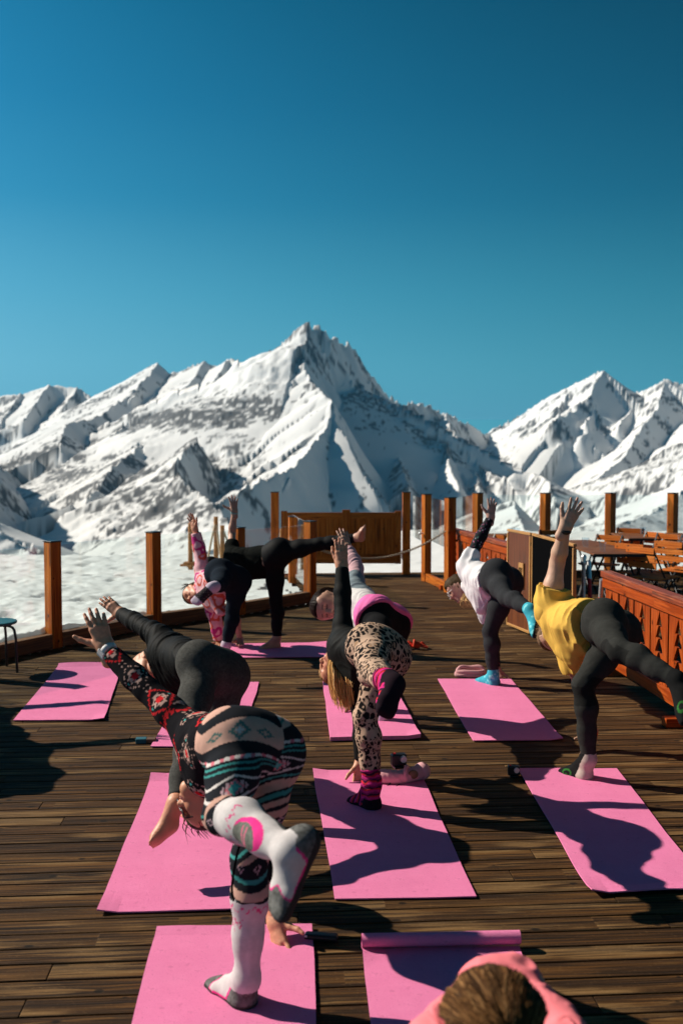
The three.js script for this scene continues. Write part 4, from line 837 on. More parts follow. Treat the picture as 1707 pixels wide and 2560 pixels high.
function sock(B, side, colour, { e = .006, cell = .0055, from = .85, name = 'sock', label, mat = M.vc, post } = {}) {
  const L = B['L' + side], k = B.J['k' + side], a = B.J['a' + side];
  const f = fieldOf([{ bones: [...L.shin, ...L.foot, ...L.toes.map((q) => ({ ...q, k: .02 }))].map((q) => grow(q, e)), clips: [[mid(k, a, from), nrm(k.clone().sub(a))]] }], { post });
  return B.add(name, surface(f, cell, colour), mat, label);
}
function watch(B, side, at, col, name = 'wristband', wide = .022, face) {
  const e = B.J['e' + side], w = B.J['w' + side], d = nrm(w.clone().sub(e)), c = mid(e, w, at), g = new THREE.CylinderGeometry(.0325 + (1 - at) * .02, .0335 + (1 - at) * .02, wide, 28, 1, true);
  const g2 = new THREE.TorusGeometry(.033 + (1 - at) * .02, wide * .28, 8, 28); g2.rotateX(Math.PI / 2); g2.scale(1, 1.7, 1);
  g2.applyQuaternion(new THREE.Quaternion().setFromUnitVectors(V(0, 1, 0), d)); g2.translate(c.x, c.y, c.z);
  const o = B.add(name, g2, std({ color: lin(...col), roughness: .5 }));
  if (face) { const b = new RoundedBoxGeometry(.036, .042, .012, 2, .005), y = d, z = nrm(face.clone().addScaledVector(d, -face.dot(d))), x = y.clone().cross(z); b.applyMatrix4(new THREE.Matrix4().makeBasis(x, y, z)); const p = off(c, z, .036 + (1 - at) * .02); b.translate(p.x, p.y, p.z); B.add('watch_case', b, std({ color: lin(.6, .57, .56), roughness: .3 })); }
  return o;
}
function glasses(B, tone, arms) {
  const geo = []; for (const s of [-1, 1]) { geo.push(new THREE.TorusGeometry(.024, .0028, 6, 24).scale(1.1, .85, 1).translate(s * .033, .008, .112)); geo.push(bar(V(s * .058, .014, .108), V(s * .088, .014, -.005), .0032, 6)); }
  geo.push(bar(V(-.009, .012, .114), V(.009, .012, .114), .0025, 6));
  const g = mergeGeometries(geo.map((q) => q.toNonIndexed())); g.applyMatrix4(B.HB); const o = B.add('glasses', g, std({ color: lin(...arms), roughness: .35 }));
  const l = mergeGeometries([-1, 1].map((s) => new THREE.SphereGeometry(.0235, 16, 10).scale(1.1, .85, .12).translate(s * .033, .008, .112))); l.applyMatrix4(B.HB); l.translate(-B.ph.x, 0, -B.ph.z); mesh('lens', l, std({ color: lin(...tone), roughness: .08 }), o);
}
// ------------------------------------------------------------------ the people on the mats
const mixc = (a, b, t) => [lerp(a[0], b[0], t), lerp(a[1], b[1], t), lerp(a[2], b[2], t)];
const scalec = (a, k) => [a[0] * k, a[1] * k, a[2] * k];
const cloth = (c, x, y, z, k = .10) => scalec(c, 1 + k * noise(x * 60, y * 60, z * 60) + k * .7 * noise(x * 190, y * 190, z * 190));
// folds that ring a limb or a trunk: amp in metres
const folds = (at, amp, f = 34, g = 2.2) => (x, y, z, d) => { if (Math.abs(d) > .05) return d; const q = at(x, y, z), n = noise(q.s * f + 1.5 * noise(q.ang * 1.3, q.s * 5, 2), q.ang * g, 3), m = noise(q.s * f * .4, q.ang * g * 1.7, 7); return d - amp * (1 - 2 * Math.abs(n)) * (.6 + .5 * m); };

// --- the woman in striped leggings, nearest
{
  const B = figure({
    name: 'striped', label: 'person in striped tribal leggings and white knee socks, left leg lifted', back: V(.1, .35, 1), glute: 1.02, w: 1.01,
    J: { hL: [602, 1856, 3.55], hR: [684, 1880, 3.66], kL: [556, 2038, 3.24], aL: [728, 2128, 2.92], heL: [786, 2090, 2.96], tL: [700, 2292, 2.90], kR: [622, 2150, 3.45], aR: [618, 2448, 3.43], heR: [621, 2524], tR: [536, 2460],
      sL: [468, 1818, 4.05], eL: [366, 1722, 4.18], wL: [266, 1622, 4.28], fL: [224, 1500, 4.3], sR: [548, 1962, 4.12], eR: [668, 2132, 4.02], wR: [688, 2300, 3.93], fR: [700, 2368], neck: [506, 1915, 4.16], head: [514, 1996, 4.30] },
    up: V(.1, -.85, -.35), face: V(-.85, -.1, .35), thL: V(-1, -.25, .2), thR: V(.8, .2, .5), handL: { spread: .09, curl: .25, thumbOut: .95, size: 1.1 }, handR: { spread: .25, curl: -.1, thumbOut: 1 },
  });
  const BLK = [.016, .017, .021], PEACH = [.60, .345, .27], WHITE = [.62, .55, .52], TEAL = [.055, .27, .25], PINK = [.62, .16, .20], GREY = [.10, .13, .15];
  const bands = [[-.6, BLK], [-.215, TEAL], [-.198, BLK], [-.182, PEACH], [-.156, BLK], [-.118, PEACH], [-.028, BLK], [.019, WHITE], [.031, BLK], [.040, TEAL], [.048, BLK], [.061, TEAL], [.069, BLK], [.183, TEAL], [.193, BLK], [.205, PEACH], [.248, BLK], [.258, TEAL], [.278, BLK], [.29, PEACH], [.315, BLK], [.333, PEACH], [.372, BLK], [.43, TEAL], [.445, BLK], [.47, PEACH], [.50, BLK], [.545, PEACH], [.70, BLK]];
  const legCol = (x, y, z) => {
    const q = B.legAt(x, y, z), a = q.ang; let arc = a * .1; let s = q.s; const xo = x + (q.side < 0 ? .35 : .225); if (!q.shin) { s = 1.25 - 1.371 * y - .052 * Math.min(1.6, xo * xo / .011); arc = xo; } s += q.shin ? .012 * Math.sin(a * 2 + 1) : 0;
    let c = BLK; for (const [b, k] of bands) if (s > b) c = k;
    const stepped = (u, v, n) => Math.round(Math.abs(u) * n) + Math.round(Math.abs(v) * n);
    if (s > .019 && s < .031 && Math.abs(Math.sin(arc * 95)) > .82) c = PINK;
    const m = (cy, half, tone, n = 118) => { const v = s - cy, k = stepped(arc, v, n), w = stepped(arc - .085, v * 1.5, n), w2 = stepped(arc + .085, v * 1.5, n); if (k <= 4 && k > 2) c = tone; else if (k <= 1) c = WHITE; else if (Math.min(w, w2) <= 3 && Math.min(w, w2) > 1) c = tone; };
    if (s > -.126 && s < -.014) m(-.07, .04, [.09, .18, .16]);
    if (s > .07 && s < .182) {
      const v = s - .128, tri = Math.abs(v) - (.042 - Math.abs(arc) * .30);
      if (Math.abs(tri) < .0045) c = WHITE; const k = stepped(arc, v, 120); if (k <= 3) c = k <= 1 ? [.12, .42, .38] : k === 2 ? TEAL : PINK; else if (k <= 5 && Math.abs(Math.sin(arc * 210)) > .5 && Math.abs(v) < .022) c = [.5, .33, .36];
    }
    if (s > .372 && s < .42 && stepped(((arc + .3) % .09) - .045, s - .396, 130) === 2) c = [.5, .33, .36];
    if (s > .55 && s < .70) { const v = s - .585, h = .045 - .05 * Math.abs(((arc * 9 + 9.5) % 1) - .5); if (v < h - .03 && v > -.02) c = [.07, .075, .085]; if (stepped(((arc + .3) % .11) - .055, v - .01, 120) <= 1) c = [.55, .33, .38]; }
    const p = B.J.hL, seam = Math.abs(q.ang) < .0 ? 1 : 0; if (seam) c = BLK;
    return cloth(c, x, y, z, .05);
  };
  leggings(B, legCol, { cell: .0048, waist: .12, cuffL: .17, cuffR: .32, e: .008, post: (x, y, z, d) => d + .0012 * noise(x * 30, y * 30, z * 30) });
  const WHI = [.56, .51, .50], MAG = [.80, .045, .25], DG = [.055, .055, .05], LG = [.21, .205, .195];
  for (const side of ['L', 'R']) {
    const L = B['L' + side], k = B.J['k' + side], a = B.J['a' + side], he = B.J['he' + side], t = B.J['t' + side], sl = k.distanceTo(a), sd = nrm(a.clone().sub(k));
    const cm = V(-.05, .1, 1), back = nrm(cm.clone().addScaledVector(sd, -cm.dot(sd))), sid = sd.clone().cross(back);
    sock(B, side, (x, y, z) => {
      const p = V(x, y, z), s = p.clone().sub(k).dot(sd), f = p.clone().sub(he), fx = f.dot(L.fd), fy = f.dot(L.up), flen = t.distanceTo(he), fs = f.dot(L.side);
      let c = WHI; const e = p.clone().sub(off(k, sd, s)), ang = Math.atan2(e.dot(sid), e.dot(back));
      if (fx > -.1 && fy < .13 && p.distanceTo(a) < .30 && fx > -.2 && (fy < .075 || p.distanceTo(he) < .08)) {
        const sole = fy < .022 + .004 * noise(fx * 30, fs * 30, 1), heel = fx < .075 - fy * .42 && fy < .085, toe = fx > flen * .73 + .01 * Math.sin(fs * 90);
        if (sole) c = scalec(DG, .75); else if (heel || toe) c = mixc(DG, LG, .45 + .4 * noise(x * 120, y * 120, z * 120)); else if (fy < .026 || (fx < .084 - fy * .42 && fy < .09) || fx > flen * .73 - .006 + .01 * Math.sin(fs * 90)) c = MAG;
      } else {
        const u = s / sl, r1 = Math.hypot((u - .56) * 3.3, (ang - .05) * .62), r2 = Math.hypot((u - .61) * 2.9, (ang + .22) * .60);
        if (side === 'L') { if (r1 < .48) { c = mixc([.11, .11, .095], [.20, .20, .17], .5 + .5 * noise(x * 150, y * 150, z * 150)); const v = -(ang - .05) * 1.6, g = (u - .56) * 15; if (Math.abs(Math.abs(g) - .32 - .18 * v) < .13 && Math.abs(v) < .9) c = [.62, .13, .22]; } else if (r2 < .54) c = MAG; }
        else { const g = Math.hypot((u - .72) * 2.6, (ang - 1.55) * 1.1); if (g < .40) c = MAG; else if (Math.hypot((u - .72) * 2.6, ang - 1.9) < .5) c = [.2, .2, .18]; const rib = Math.abs(Math.sin(ang * 60)); if (s / sl < .3) c = scalec(c, .93 + .07 * rib); if (Math.hypot((u - .68) * 3.2, ang * .8 - .15) < .3) c = mixc(c, [.5, .46, .44], .5 + .4 * noise(x * 80, y * 80, z * 80)); }
        const sc = (cx, ca, len) => { const g = (ang - ca), v = u - cx - .02 * Math.sin(g * 11) - .012 * Math.sin(g * 29); return Math.abs(v) < .011 + .008 * noise(g * 9, 2, 4) && Math.abs(g) < len && noise(g * 14, cx * 40, 6) > -.35; };
        if (sc(.36, .3, 1.5) && u > .25) c = [.66, .07, .22]; if (side === 'R' && (sc(.47, .9, .9) || sc(.50, .75, .6) || sc(.53, 1.1, .4))) c = [.55, .05, .17]; if (side === 'L' && sc(.26, 1.2, .7)) c = [.66, .09, .24];
      }
      return cloth(c, x, y, z, .09);
    }, { from: side === 'L' ? .08 : .26, e: side === 'L' ? .010 : .0075, cell: .0045, name: 'knee_sock' });
  }
  const CREAM = [.52, .32, .27], RED = [.60, .02, .025], TQ = [.06, .36, .33], BK = [.010, .009, .011];
  const aztec = (u, v) => {   // u, v in metres on the cloth
    const cu = .17, cv = .15, k = Math.floor(v / cv + .5), i = Math.floor(u / cu + .5 + (k & 1) * .5), x = u - (i - (k & 1) * .5) * cu, y = v - k * cv, st = .0065, qx = Math.floor(Math.abs(x) / st), qy = Math.floor(Math.abs(y) / st), m = qx + qy;
    if (m < 2) return RED; if (m < 5) return (qx * 2 + qy) % 5 === 4 ? BK : m === 2 && qx ? RED : CREAM; if (m === 5 && (qx + 2 * qy) % 3 === 0) return CREAM; if (m === 6 && qx === 0) return TQ;
    if (m === 9 || (m === 10 && qx % 2 === 0)) return (i + k) & 1 ? RED : m === 9 && (qx % 3) ? CREAM : BK; if (m === 12 && qx > 9) return (qx & 1) ? CREAM : BK; if (m > 14 && qx < 2) return TQ; return BK;
  };
  const torC = (x, y, z) => { const q = B.torsoAt(x, y, z), a = B.armAt(x, y, z); if (a.d < .085 && a.s > .09) return cloth(aztec(a.s + .02, a.ang * .05 + (a.side === 'R' ? .04 : 0)), x, y, z, .08); return cloth(aztec(q.s + .03, q.ang * .14), x, y, z, .08); };
  top(B, torC, { e: .013, cell: .0055, hem: .06, sleeveL: .93, sleeveR: .90, post: folds(B.torsoAt, .004, 22), name: 'patterned_top', extra: [bone(P(494, 1840, 3.92), P(510, 1925, 3.95), .068, .066, .08), bone(P(530, 1850, 3.8), P(520, 1945, 3.9), .08, .06, .08)] });
  watch(B, 'L', .955, [.55, .53, .53], 'watch_strap', .03, V(-.2, -.5, .85));
  B.add('hair', hairCap([.05, .03, .018], B.HB), M.hair);
  const h = B.J.head;
  B.add('hair_strands', strands(26, [.12, .07, .04], 4, (R) => { const a = off(h, V(-.25, -.75, -.2), .07 + R() * .03).add(V((R() - .5) * .12, (R() - .5) * .06, (R() - .5) * .12)); return [a, a.clone().add(V(-.02, -.05, 0)), a.clone().add(V((R() - .5) * .05, -.07 - R() * .04, (R() - .5) * .04))]; }), M.hair);
  glasses(B, [.01, .01, .012], [.02, .02, .02]);
  // cord of the waistband hanging down beside the standing leg
  B.add('waist_cord', tube([P(604, 2094, 3.30), P(592, 2140, 3.33), P(583, 2190, 3.35), P(580, 2225, 3.36), P(584, 2252, 3.37)], .0042, 24, 6), M.black);
}
// --- the woman in grey leggings
{
  const B = figure({
    name: 'grey', label: 'barefoot person in grey leggings and black long sleeved top on the long mat', back: V(.35, .3, .9), bare: 'LR', w: .95, glute: .93, footL: V(-.8, .1, -.1),
    J: { hL: [506, 1668, 5.12], hR: [572, 1694, 5.25], kL: [470, 1832, 4.78], aL: [443, 2005, 4.47], heL: [447, 2062, 4.46], tL: [376, 2122, 4.38], kR: [540, 1823, 5.2], aR: [503, 2026, 5.16], heR: [505, 2063], tR: [462, 2040],
      sL: [400, 1592, 5.75], eL: [350, 1562, 5.98], wL: [304, 1535, 6.2], fL: [252, 1492, 6.24], sR: [436, 1704, 5.8], eR: [462, 1830, 5.66], wR: [486, 1950, 5.5], fR: [486, 2000], neck: [398, 1642, 5.85], head: [376, 1668, 5.92] },
    up: V(-.3, .05, -.95), face: V(-.85, -.5, .2), thL: V(-.3, -1, .3), thR: V(-1, 0, .4), handL: { spread: .06, curl: .12, thumbOut: 1.25 },
  });
  const G1 = [.062, .06, .055];
  leggings(B, (x, y, z) => cloth(scalec(G1, 1 + .35 * noise(x * 240, y * 240, z * 240)), x, y, z, .16), { cell: .0065, cuffL: .95, cuffR: .90, waist: .13 });
  top(B, (x, y, z) => cloth([.007, .007, .007], x, y, z, .1), { hem: .07, e: .016, cell: .0065, mat: M.silk, post: folds(B.torsoAt, .009, 42, 1.1), sleeveL: .98, sleeveR: .97,
    extra: [bone(P(418, 1640, 5.65), P(424, 1690, 5.7), .085, .04, .09), bone(P(455, 1640, 5.5), P(436, 1700, 5.62), .08, .03, .09)] });
  B.add('hair', hairCap([.035, .02, .012], B.HB), M.hair);
  B.add('ponytail', strands(70, [.06, .035, .02], 14, (R) => { const a = P(392 + R() * 10, 1650 + R() * 14, 5.9 + R() * .06); return [a, a.clone().add(V(.01, -.08, .02)), a.clone().add(V((R() - .5) * .04, -.17 - R() * .06, (R() - .5) * .03))]; }), M.hair);
  glasses(B, [.05, .04, .035], [.015, .012, .01]);
}
// --- the woman in leopard print leggings
{
  const B = figure({
    name: 'leopard', label: 'person with long blond hair in leopard print leggings and pink and red socks', back: V(.15, .3, 1), glute: 1.0, arm: .86,
    J: { hL: [936, 1617, 5.3], hR: [975, 1640, 5.42], kL: [926, 1683, 4.9], aL: [972, 1702, 4.54], heL: [1002, 1698, 4.49], tL: [963, 1787, 4.40], kR: [912, 1792, 5.36], aR: [931, 1962, 5.36], heR: [939, 2027], tR: [883, 2003],
      sL: [856, 1604, 5.75], eL: [857, 1506, 5.84], wL: [855, 1418, 5.9], fL: [851, 1310, 5.92], sR: [884, 1690, 5.82], eR: [904, 1812, 5.85], wR: [902, 1905, 5.85], fR: [897, 1958], neck: [848, 1642, 5.92], head: [846, 1664, 6.02] },
    up: V(-.25, -.75, -.6), face: V(-.9, .15, .1), thL: V(-1, 0, .1), thR: V(-1, .1, .2), handL: { spread: .07, curl: .1, thumbOut: .35 }, handR: { spread: .12, curl: .05 },
  });
  const BASE = [.50, .335, .24], SPOT = [.014, .012, .012], TAN = [.36, .20, .10];
  leggings(B, (x, y, z) => {
    const q = B.legAt(x, y, z), small = q.shin ? .62 : 1, f = 23 / small, wx = .012 * noise(x * 30, y * 30, z * 30), [a, b, id] = worley(x * f + wx * f, y * f * .86, z * f + wx * 8);
    const r = a + .10 * noise(x * 60, y * 60, z * 60), ring = id > (q.shin ? .5 : .22), gap = noise(x * 40 + id * 40, y * 40, z * 40) < -.5;
    let c = BASE; const edge = b - a;
    if (ring) { if (edge > .10 && r > .29 && !gap) c = SPOT; else if (r <= .22) c = mixc(TAN, BASE, .3); } else if (r < .42 && edge > .09) c = SPOT;
    return cloth(c, x, y, z, .07);
  }, { cell: .0048, cuffL: .80, cuffR: .80, waist: .13, post: folds((x, y, z) => B.legAt(x, y, z), .0022, 30, 1.4) });
  const MG = [.62, .03, .20], RD = [.62, .03, .045], PU = [.05, .012, .035], DK = [.020, .011, .016];
  for (const side of ['L', 'R']) {
    const k = B.J['k' + side], a = B.J['a' + side], he = B.J['he' + side], L = B['L' + side], sd = nrm(a.clone().sub(k)), sl = k.distanceTo(a);
    sock(B, side, (x, y, z) => {
      const p = V(x, y, z), s = p.clone().sub(k).dot(sd) / sl, f = p.clone().sub(he), fx = f.dot(L.fd), fy = f.dot(L.up);
      let c; const n = .03 * noise(x * 40, y * 40, z * 40), v = (((s + n) * 9) % 1 + 1) % 1;
      c = v < .25 ? PU : v < .45 ? RD : v < .75 ? MG : [.30, .02, .12];
      if (fy < .03 + .006 * noise(fx * 40, 2, 5) || fx > .16 || (fx < .05 && fy < .07)) c = DK; else if (fy < .09 && fx > .07) { const w = (fx * 26) % 1; c = w < .35 ? PU : w < .7 ? RD : MG; }
      return cloth(c, x, y, z, .12);
    }, { from: .76, e: .010, cell: .0045, post: (x, y, z, d) => { const s = V(x, y, z).sub(k).dot(sd) / sl; return s < 1.02 && Math.abs(d) < .05 ? d - .0055 * (1 - 2 * Math.abs(noise(s * 26 + noise(x * 20, y * 20, z * 20), x * 14, y * 14))) : d; } });
  }
  top(B, (x, y, z) => cloth([.0105, .0105, .010], x, y, z, .1), { hem: .09, e: .015, cell: .0065, mat: M.silk, post: folds(B.torsoAt, .005, 30, 1.2), sleeveL: .99, sleeveR: .96,
    extra: [bone(P(862, 1630, 5.7), P(898, 1740, 5.66), .08, .04, .09), bone(P(890, 1690, 5.6), P(910, 1760, 5.58), .06, .03, .08)] });
  B.add('hair', hairCap([.36, .19, .075], B.HB, .016), M.hair);
  // locks: each a bundle of strands that draws together towards a ragged tip
  const RL = rng(240), locks = Array.from({ length: 64 }, (_, i) => { const u = clamp((i + RL()) / 64), e = 1700 + 84 * Math.pow(RL(), .75) + 6 * u; return { u, e: Math.min(e, 1786 - 60 * Math.pow(Math.abs(u - .42) * 1.6, 2)), dz: RL() * .13, sw: (RL() - .5) * 16, wv: RL() * 6.28 }; });
  for (const tone of [[.78, .45, .17], [.60, .31, .105], [.90, .60, .30]]) B.add('long_hair', strands(tone[0] > .8 ? 160 : 420, tone, 24 + Math.round(tone[0] * 100), (R, i) => {
    const k = locks[Math.floor(R() * locks.length)], u = clamp(k.u + (R() - .5) * .05), px = lerp(822, 884, k.u), sp = (R() - .5) * 9, dz = k.dz + (R() - .5) * .03;
    const top0 = P(lerp(824, 868, u) + R() * 6, 1628 + R() * 30 + u * 28, 5.70 + dz), q1 = P(px + sp + 2 * Math.sin(k.wv), 1682 + u * 16, 5.56 + dz), q2 = P(px + sp * .9 + k.sw * .35 + 4, lerp(1690, k.e, .62), 5.54 + dz), q3 = P(px + sp * .35 + k.sw * .8 + 8, k.e - R() * 14, 5.53 + dz);
    return [top0, mid(top0, q1, .5).add(V(-.006, .004, .01)), q1, q2, q3];
  }, .0026, 12), M.hair);
  B.add('long_hair', strands(30, [.55, .32, .14], 25, (R) => { const a = P(828 + R() * 18, 1600 + R() * 20, 5.8), b = P(822 + R() * 6, 1650, 5.86); return [P(835 + R() * 20, 1580 + R() * 10, 5.7), a, b, P(824 + R() * 8, 1690, 5.86)]; }, .0018, 10), M.hair);
}
// --- the smiling woman behind her
{
  const B = figure({
    name: 'smiling', label: 'dark haired person with sideways face, pale grey top and pink jacket round the waist', back: V(.3, .3, .9),
    J: { hL: [940, 1548, 6.9], hR: [982, 1572, 7.1], kL: [952, 1602, 6.5], aL: [962, 1652, 6.15], heL: [976, 1655, 6.1], tL: [957, 1718, 6.06], kR: [972, 1690, 7.1], aR: [955, 1785, 7.12], heR: [958, 1811], tR: [925, 1795],
      sL: [886, 1474, 7.32], eL: [888, 1422, 7.56], wL: [868, 1370, 7.72], fL: [852, 1316, 7.78], sR: [878, 1550, 7.42], eR: [884, 1662, 7.42], wR: [892, 1765, 7.4], fR: [890, 1795], neck: [860, 1510, 7.42], head: [824, 1513, 7.36] },
    up: V(-.97, .03, -.1), face: V(.10, -.28, .95), thL: V(-1, 0, .1), thR: V(-1, 0, .2), skin: [.44, .235, .16], headSize: 1.1,
  });
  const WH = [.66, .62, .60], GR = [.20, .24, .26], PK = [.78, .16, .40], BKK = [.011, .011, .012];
  leggings(B, (x, y, z) => cloth(BKK, x, y, z), { waist: .10, cuffL: .9, cuffR: .9 });
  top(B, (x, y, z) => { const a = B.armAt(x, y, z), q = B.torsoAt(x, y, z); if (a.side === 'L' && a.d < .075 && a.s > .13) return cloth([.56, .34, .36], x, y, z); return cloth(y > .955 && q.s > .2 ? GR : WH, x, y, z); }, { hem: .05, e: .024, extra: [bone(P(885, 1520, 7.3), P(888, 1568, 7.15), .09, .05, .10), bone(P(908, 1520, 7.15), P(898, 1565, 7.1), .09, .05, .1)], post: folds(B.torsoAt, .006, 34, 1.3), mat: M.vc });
  const f = fieldOf([{ bones: [...B.pelvis, ...B.torso.slice(0, 1), ...B.torso.slice(3, 4)].map((q) => grow(q, .03)), clips: [[off(B.ph, B.spine, .17), B.spine], [off(B.ph, B.spine, -.01), nrm(B.spine.clone().negate().add(V(0, -.5, .0)))]] }], { post: folds(B.torsoAt, .006, 50, 1.1) });
  B.add('waist_jacket', surface(f, .007, (x, y, z) => cloth(PK, x, y, z)), M.silk, 'bright pink jacket tied round the waist');
  for (const s of ['L', 'R']) sock(B, s, (x, y, z) => cloth([.55, .47, .55], x, y, z), { from: .88 });
  B.add('hair', hairCap([.016, .008, .006], B.HB, .024, .07), M.hair);
  B.add('hair_strands', strands(420, [.022, .010, .007], 71, (R) => {   // combed back over the ear to the nape
    const t = (R() - .5) * 4.4, n = V(Math.sin(t), 0, 0), f = R(), s0 = V(.082 * Math.sin(t), .075 + .05 * Math.cos(t), .05 + .02 * Math.cos(t)), m = V(.112 * Math.sin(t), .05 + .08 * Math.cos(t) * (1 - f * .4), -.03 - f * .03), e = V(.075 * Math.sin(t) + (R() - .5) * .02, -.02 - .06 * R(), -.10 - .02 * R());
    return [s0, m, e].map((p) => p.applyMatrix4(B.HB));
  }, .0028, 8), M.hair);
  const cd = fieldOf([{ bones: [bone(off(B.J.neck, V(-.03, -.06, .06), 1), off(B.J.neck, V(.0, .06, .07), 1), .022, .018, .02)] }]); B.add('necklace', surface(cd, .006, (x, y, z) => [.01, .01, .012]), M.plastic);
}
// --- the woman in the pink swirl print top
{
  const B = figure({
    name: 'swirl', label: 'person in pink swirl print hoodie and navy leggings, lifted sole showing', back: V(.2, .3, .95), glute: 1.08, w: 1.05,
    J: { hL: [556, 1432, 9.35], hR: [598, 1452, 9.6], kL: [550, 1462, 8.92], aL: [538, 1466, 8.55], heL: [532, 1460, 8.5], tL: [484, 1508, 8.45], kR: [582, 1522, 9.6], aR: [567, 1612, 9.6], heR: [570, 1636], tR: [546, 1634],
      sL: [508, 1446, 10.0], eL: [502, 1386, 10.05], wL: [488, 1324, 10.05], fL: [473, 1277, 10.05], sR: [528, 1502, 10.0], eR: [542, 1560, 10.05], wR: [548, 1608, 10.1], fR: [543, 1628], neck: [502, 1472, 10.02], head: [488, 1482, 10.06] },
    up: V(-.6, -.35, -.6), face: V(-.6, -.5, .4), thL: V(.8, 0, .5), thR: V(-1, 0, .2),
  });
  leggings(B, (x, y, z) => { const q = B.legAt(x, y, z); return cloth(q.shin && Math.abs(q.ang - .6) < .5 ? [.025, .032, .045] : [.011, .016, .024], x, y, z); }, { waist: .12 });
  top(B, (x, y, z) => {
    const a = B.armAt(x, y, z); if (a.d < .06 && a.s > .50) return [.85, .12, .06];
    const [f1, f2, id] = worley(x * 8.5 + .3 * noise(x * 20, y * 20, z * 20), y * 8.5, z * 8.5), r = Math.abs(f1 - .42 - .1 * noise(x * 26, y * 26, z * 26));
    return cloth(r < .10 ? (id > .55 ? [.62, .10, .06] : [.48, .035, .18]) : [.74, .42, .45], x, y, z);
  }, { hem: .10, e: .022, post: folds(B.torsoAt, .007, 24, 1.5), sleeveL: .93, sleeveR: .9, mat: M.silk, cell: .0075, extra: [bone(P(530, 1480, 9.8), P(552, 1528, 9.75), .07, .05, .09), bone(P(515, 1480, 9.9), P(530, 1515, 9.85), .06, .05, .09)] });
  for (const s of ['L', 'R']) { const L = B['L' + s], he = B.J['he' + s]; sock(B, s, (x, y, z) => { const f = V(x, y, z).sub(he), fx = f.dot(L.fd), fy = f.dot(L.up); return cloth(fx > .055 && fx < .175 && fy < .05 ? (Math.sin(fx * 260) * Math.sin(f.dot(L.side) * 260) > .75 ? [.2, .16, .16] : [.03, .026, .028]) : [.50, .42, .50], x, y, z); }, { from: .9, cell: .006 }); }
  B.add('hair', hairCap([.07, .04, .02], B.HB), M.hair);
  B.add('hair_bun', strands(60, [.09, .055, .028], 33, (R) => { const a = off(B.J.head, V(-.4, .3, -.2), .16), t = R() * 6.28; return [off(B.J.head, V(-.3, .2, -.2), .2), a.clone().add(V(Math.cos(t) * .03, Math.sin(t) * .03, 0)), a.clone().add(V(Math.cos(t + 1) * .05 - .03, Math.sin(t + 1) * .05, .03))]; }, .003), M.hair);
}
// --- the person in black behind her
{
  const B = figure({
    name: 'black', label: 'barefoot person all in black with one leg stretched out level to the right', back: V(.1, .75, .5), bare: 'LR',
    J: { hR: [686, 1400, 9.9], hL: [703, 1382, 9.85], kR: [690, 1505, 9.88], aR: [693, 1596, 9.9], heR: [698, 1620], tR: [644, 1625], kL: [798, 1360, 9.75], aL: [893, 1344, 9.65], heL: [908, 1352, 9.63], tL: [911, 1318, 9.45],
      sL: [580, 1388, 10.05], eL: [580, 1334, 10.24], wL: [586, 1280, 10.2], fL: [583, 1229, 10.2], sR: [584, 1445, 10.0], eR: [588, 1530, 10.0], wR: [600, 1600, 10], fR: [602, 1632], neck: [562, 1418, 10.1], head: [536, 1420, 10.2] },
    up: V(-.95, -.1, -.2), face: V(0, -.7, -.7), thL: V(-1, .1, .2), thR: V(-1, 0, .2), handL: { spread: .2, thumbOut: 1.1, curl: .05 }, skin: [.46, .235, .155],
  });
  const BKK = [.009, .009, .0095];
  leggings(B, (x, y, z) => cloth(BKK, x, y, z), { waist: .12, cuffL: .93, cuffR: .93, mat: M.silk });
  top(B, (x, y, z) => cloth([.007, .008, .007], x, y, z), { hem: .07, e: .02, sleeveL: .30, sleeveR: .3, post: folds(B.torsoAt, .006, 26, 1.4), extra: [bone(mid(B.P1, B.P2, .2).add(V(0, -.08, 0)), mid(B.P0, B.P1, .5).add(V(.05, -.12, 0)), .08, .07, .08)] });
  watch(B, 'L', .95, [.30, .36, .30]);
  B.add('hair', hairCap([.010, .008, .008], B.HB, .02), M.hair);
}
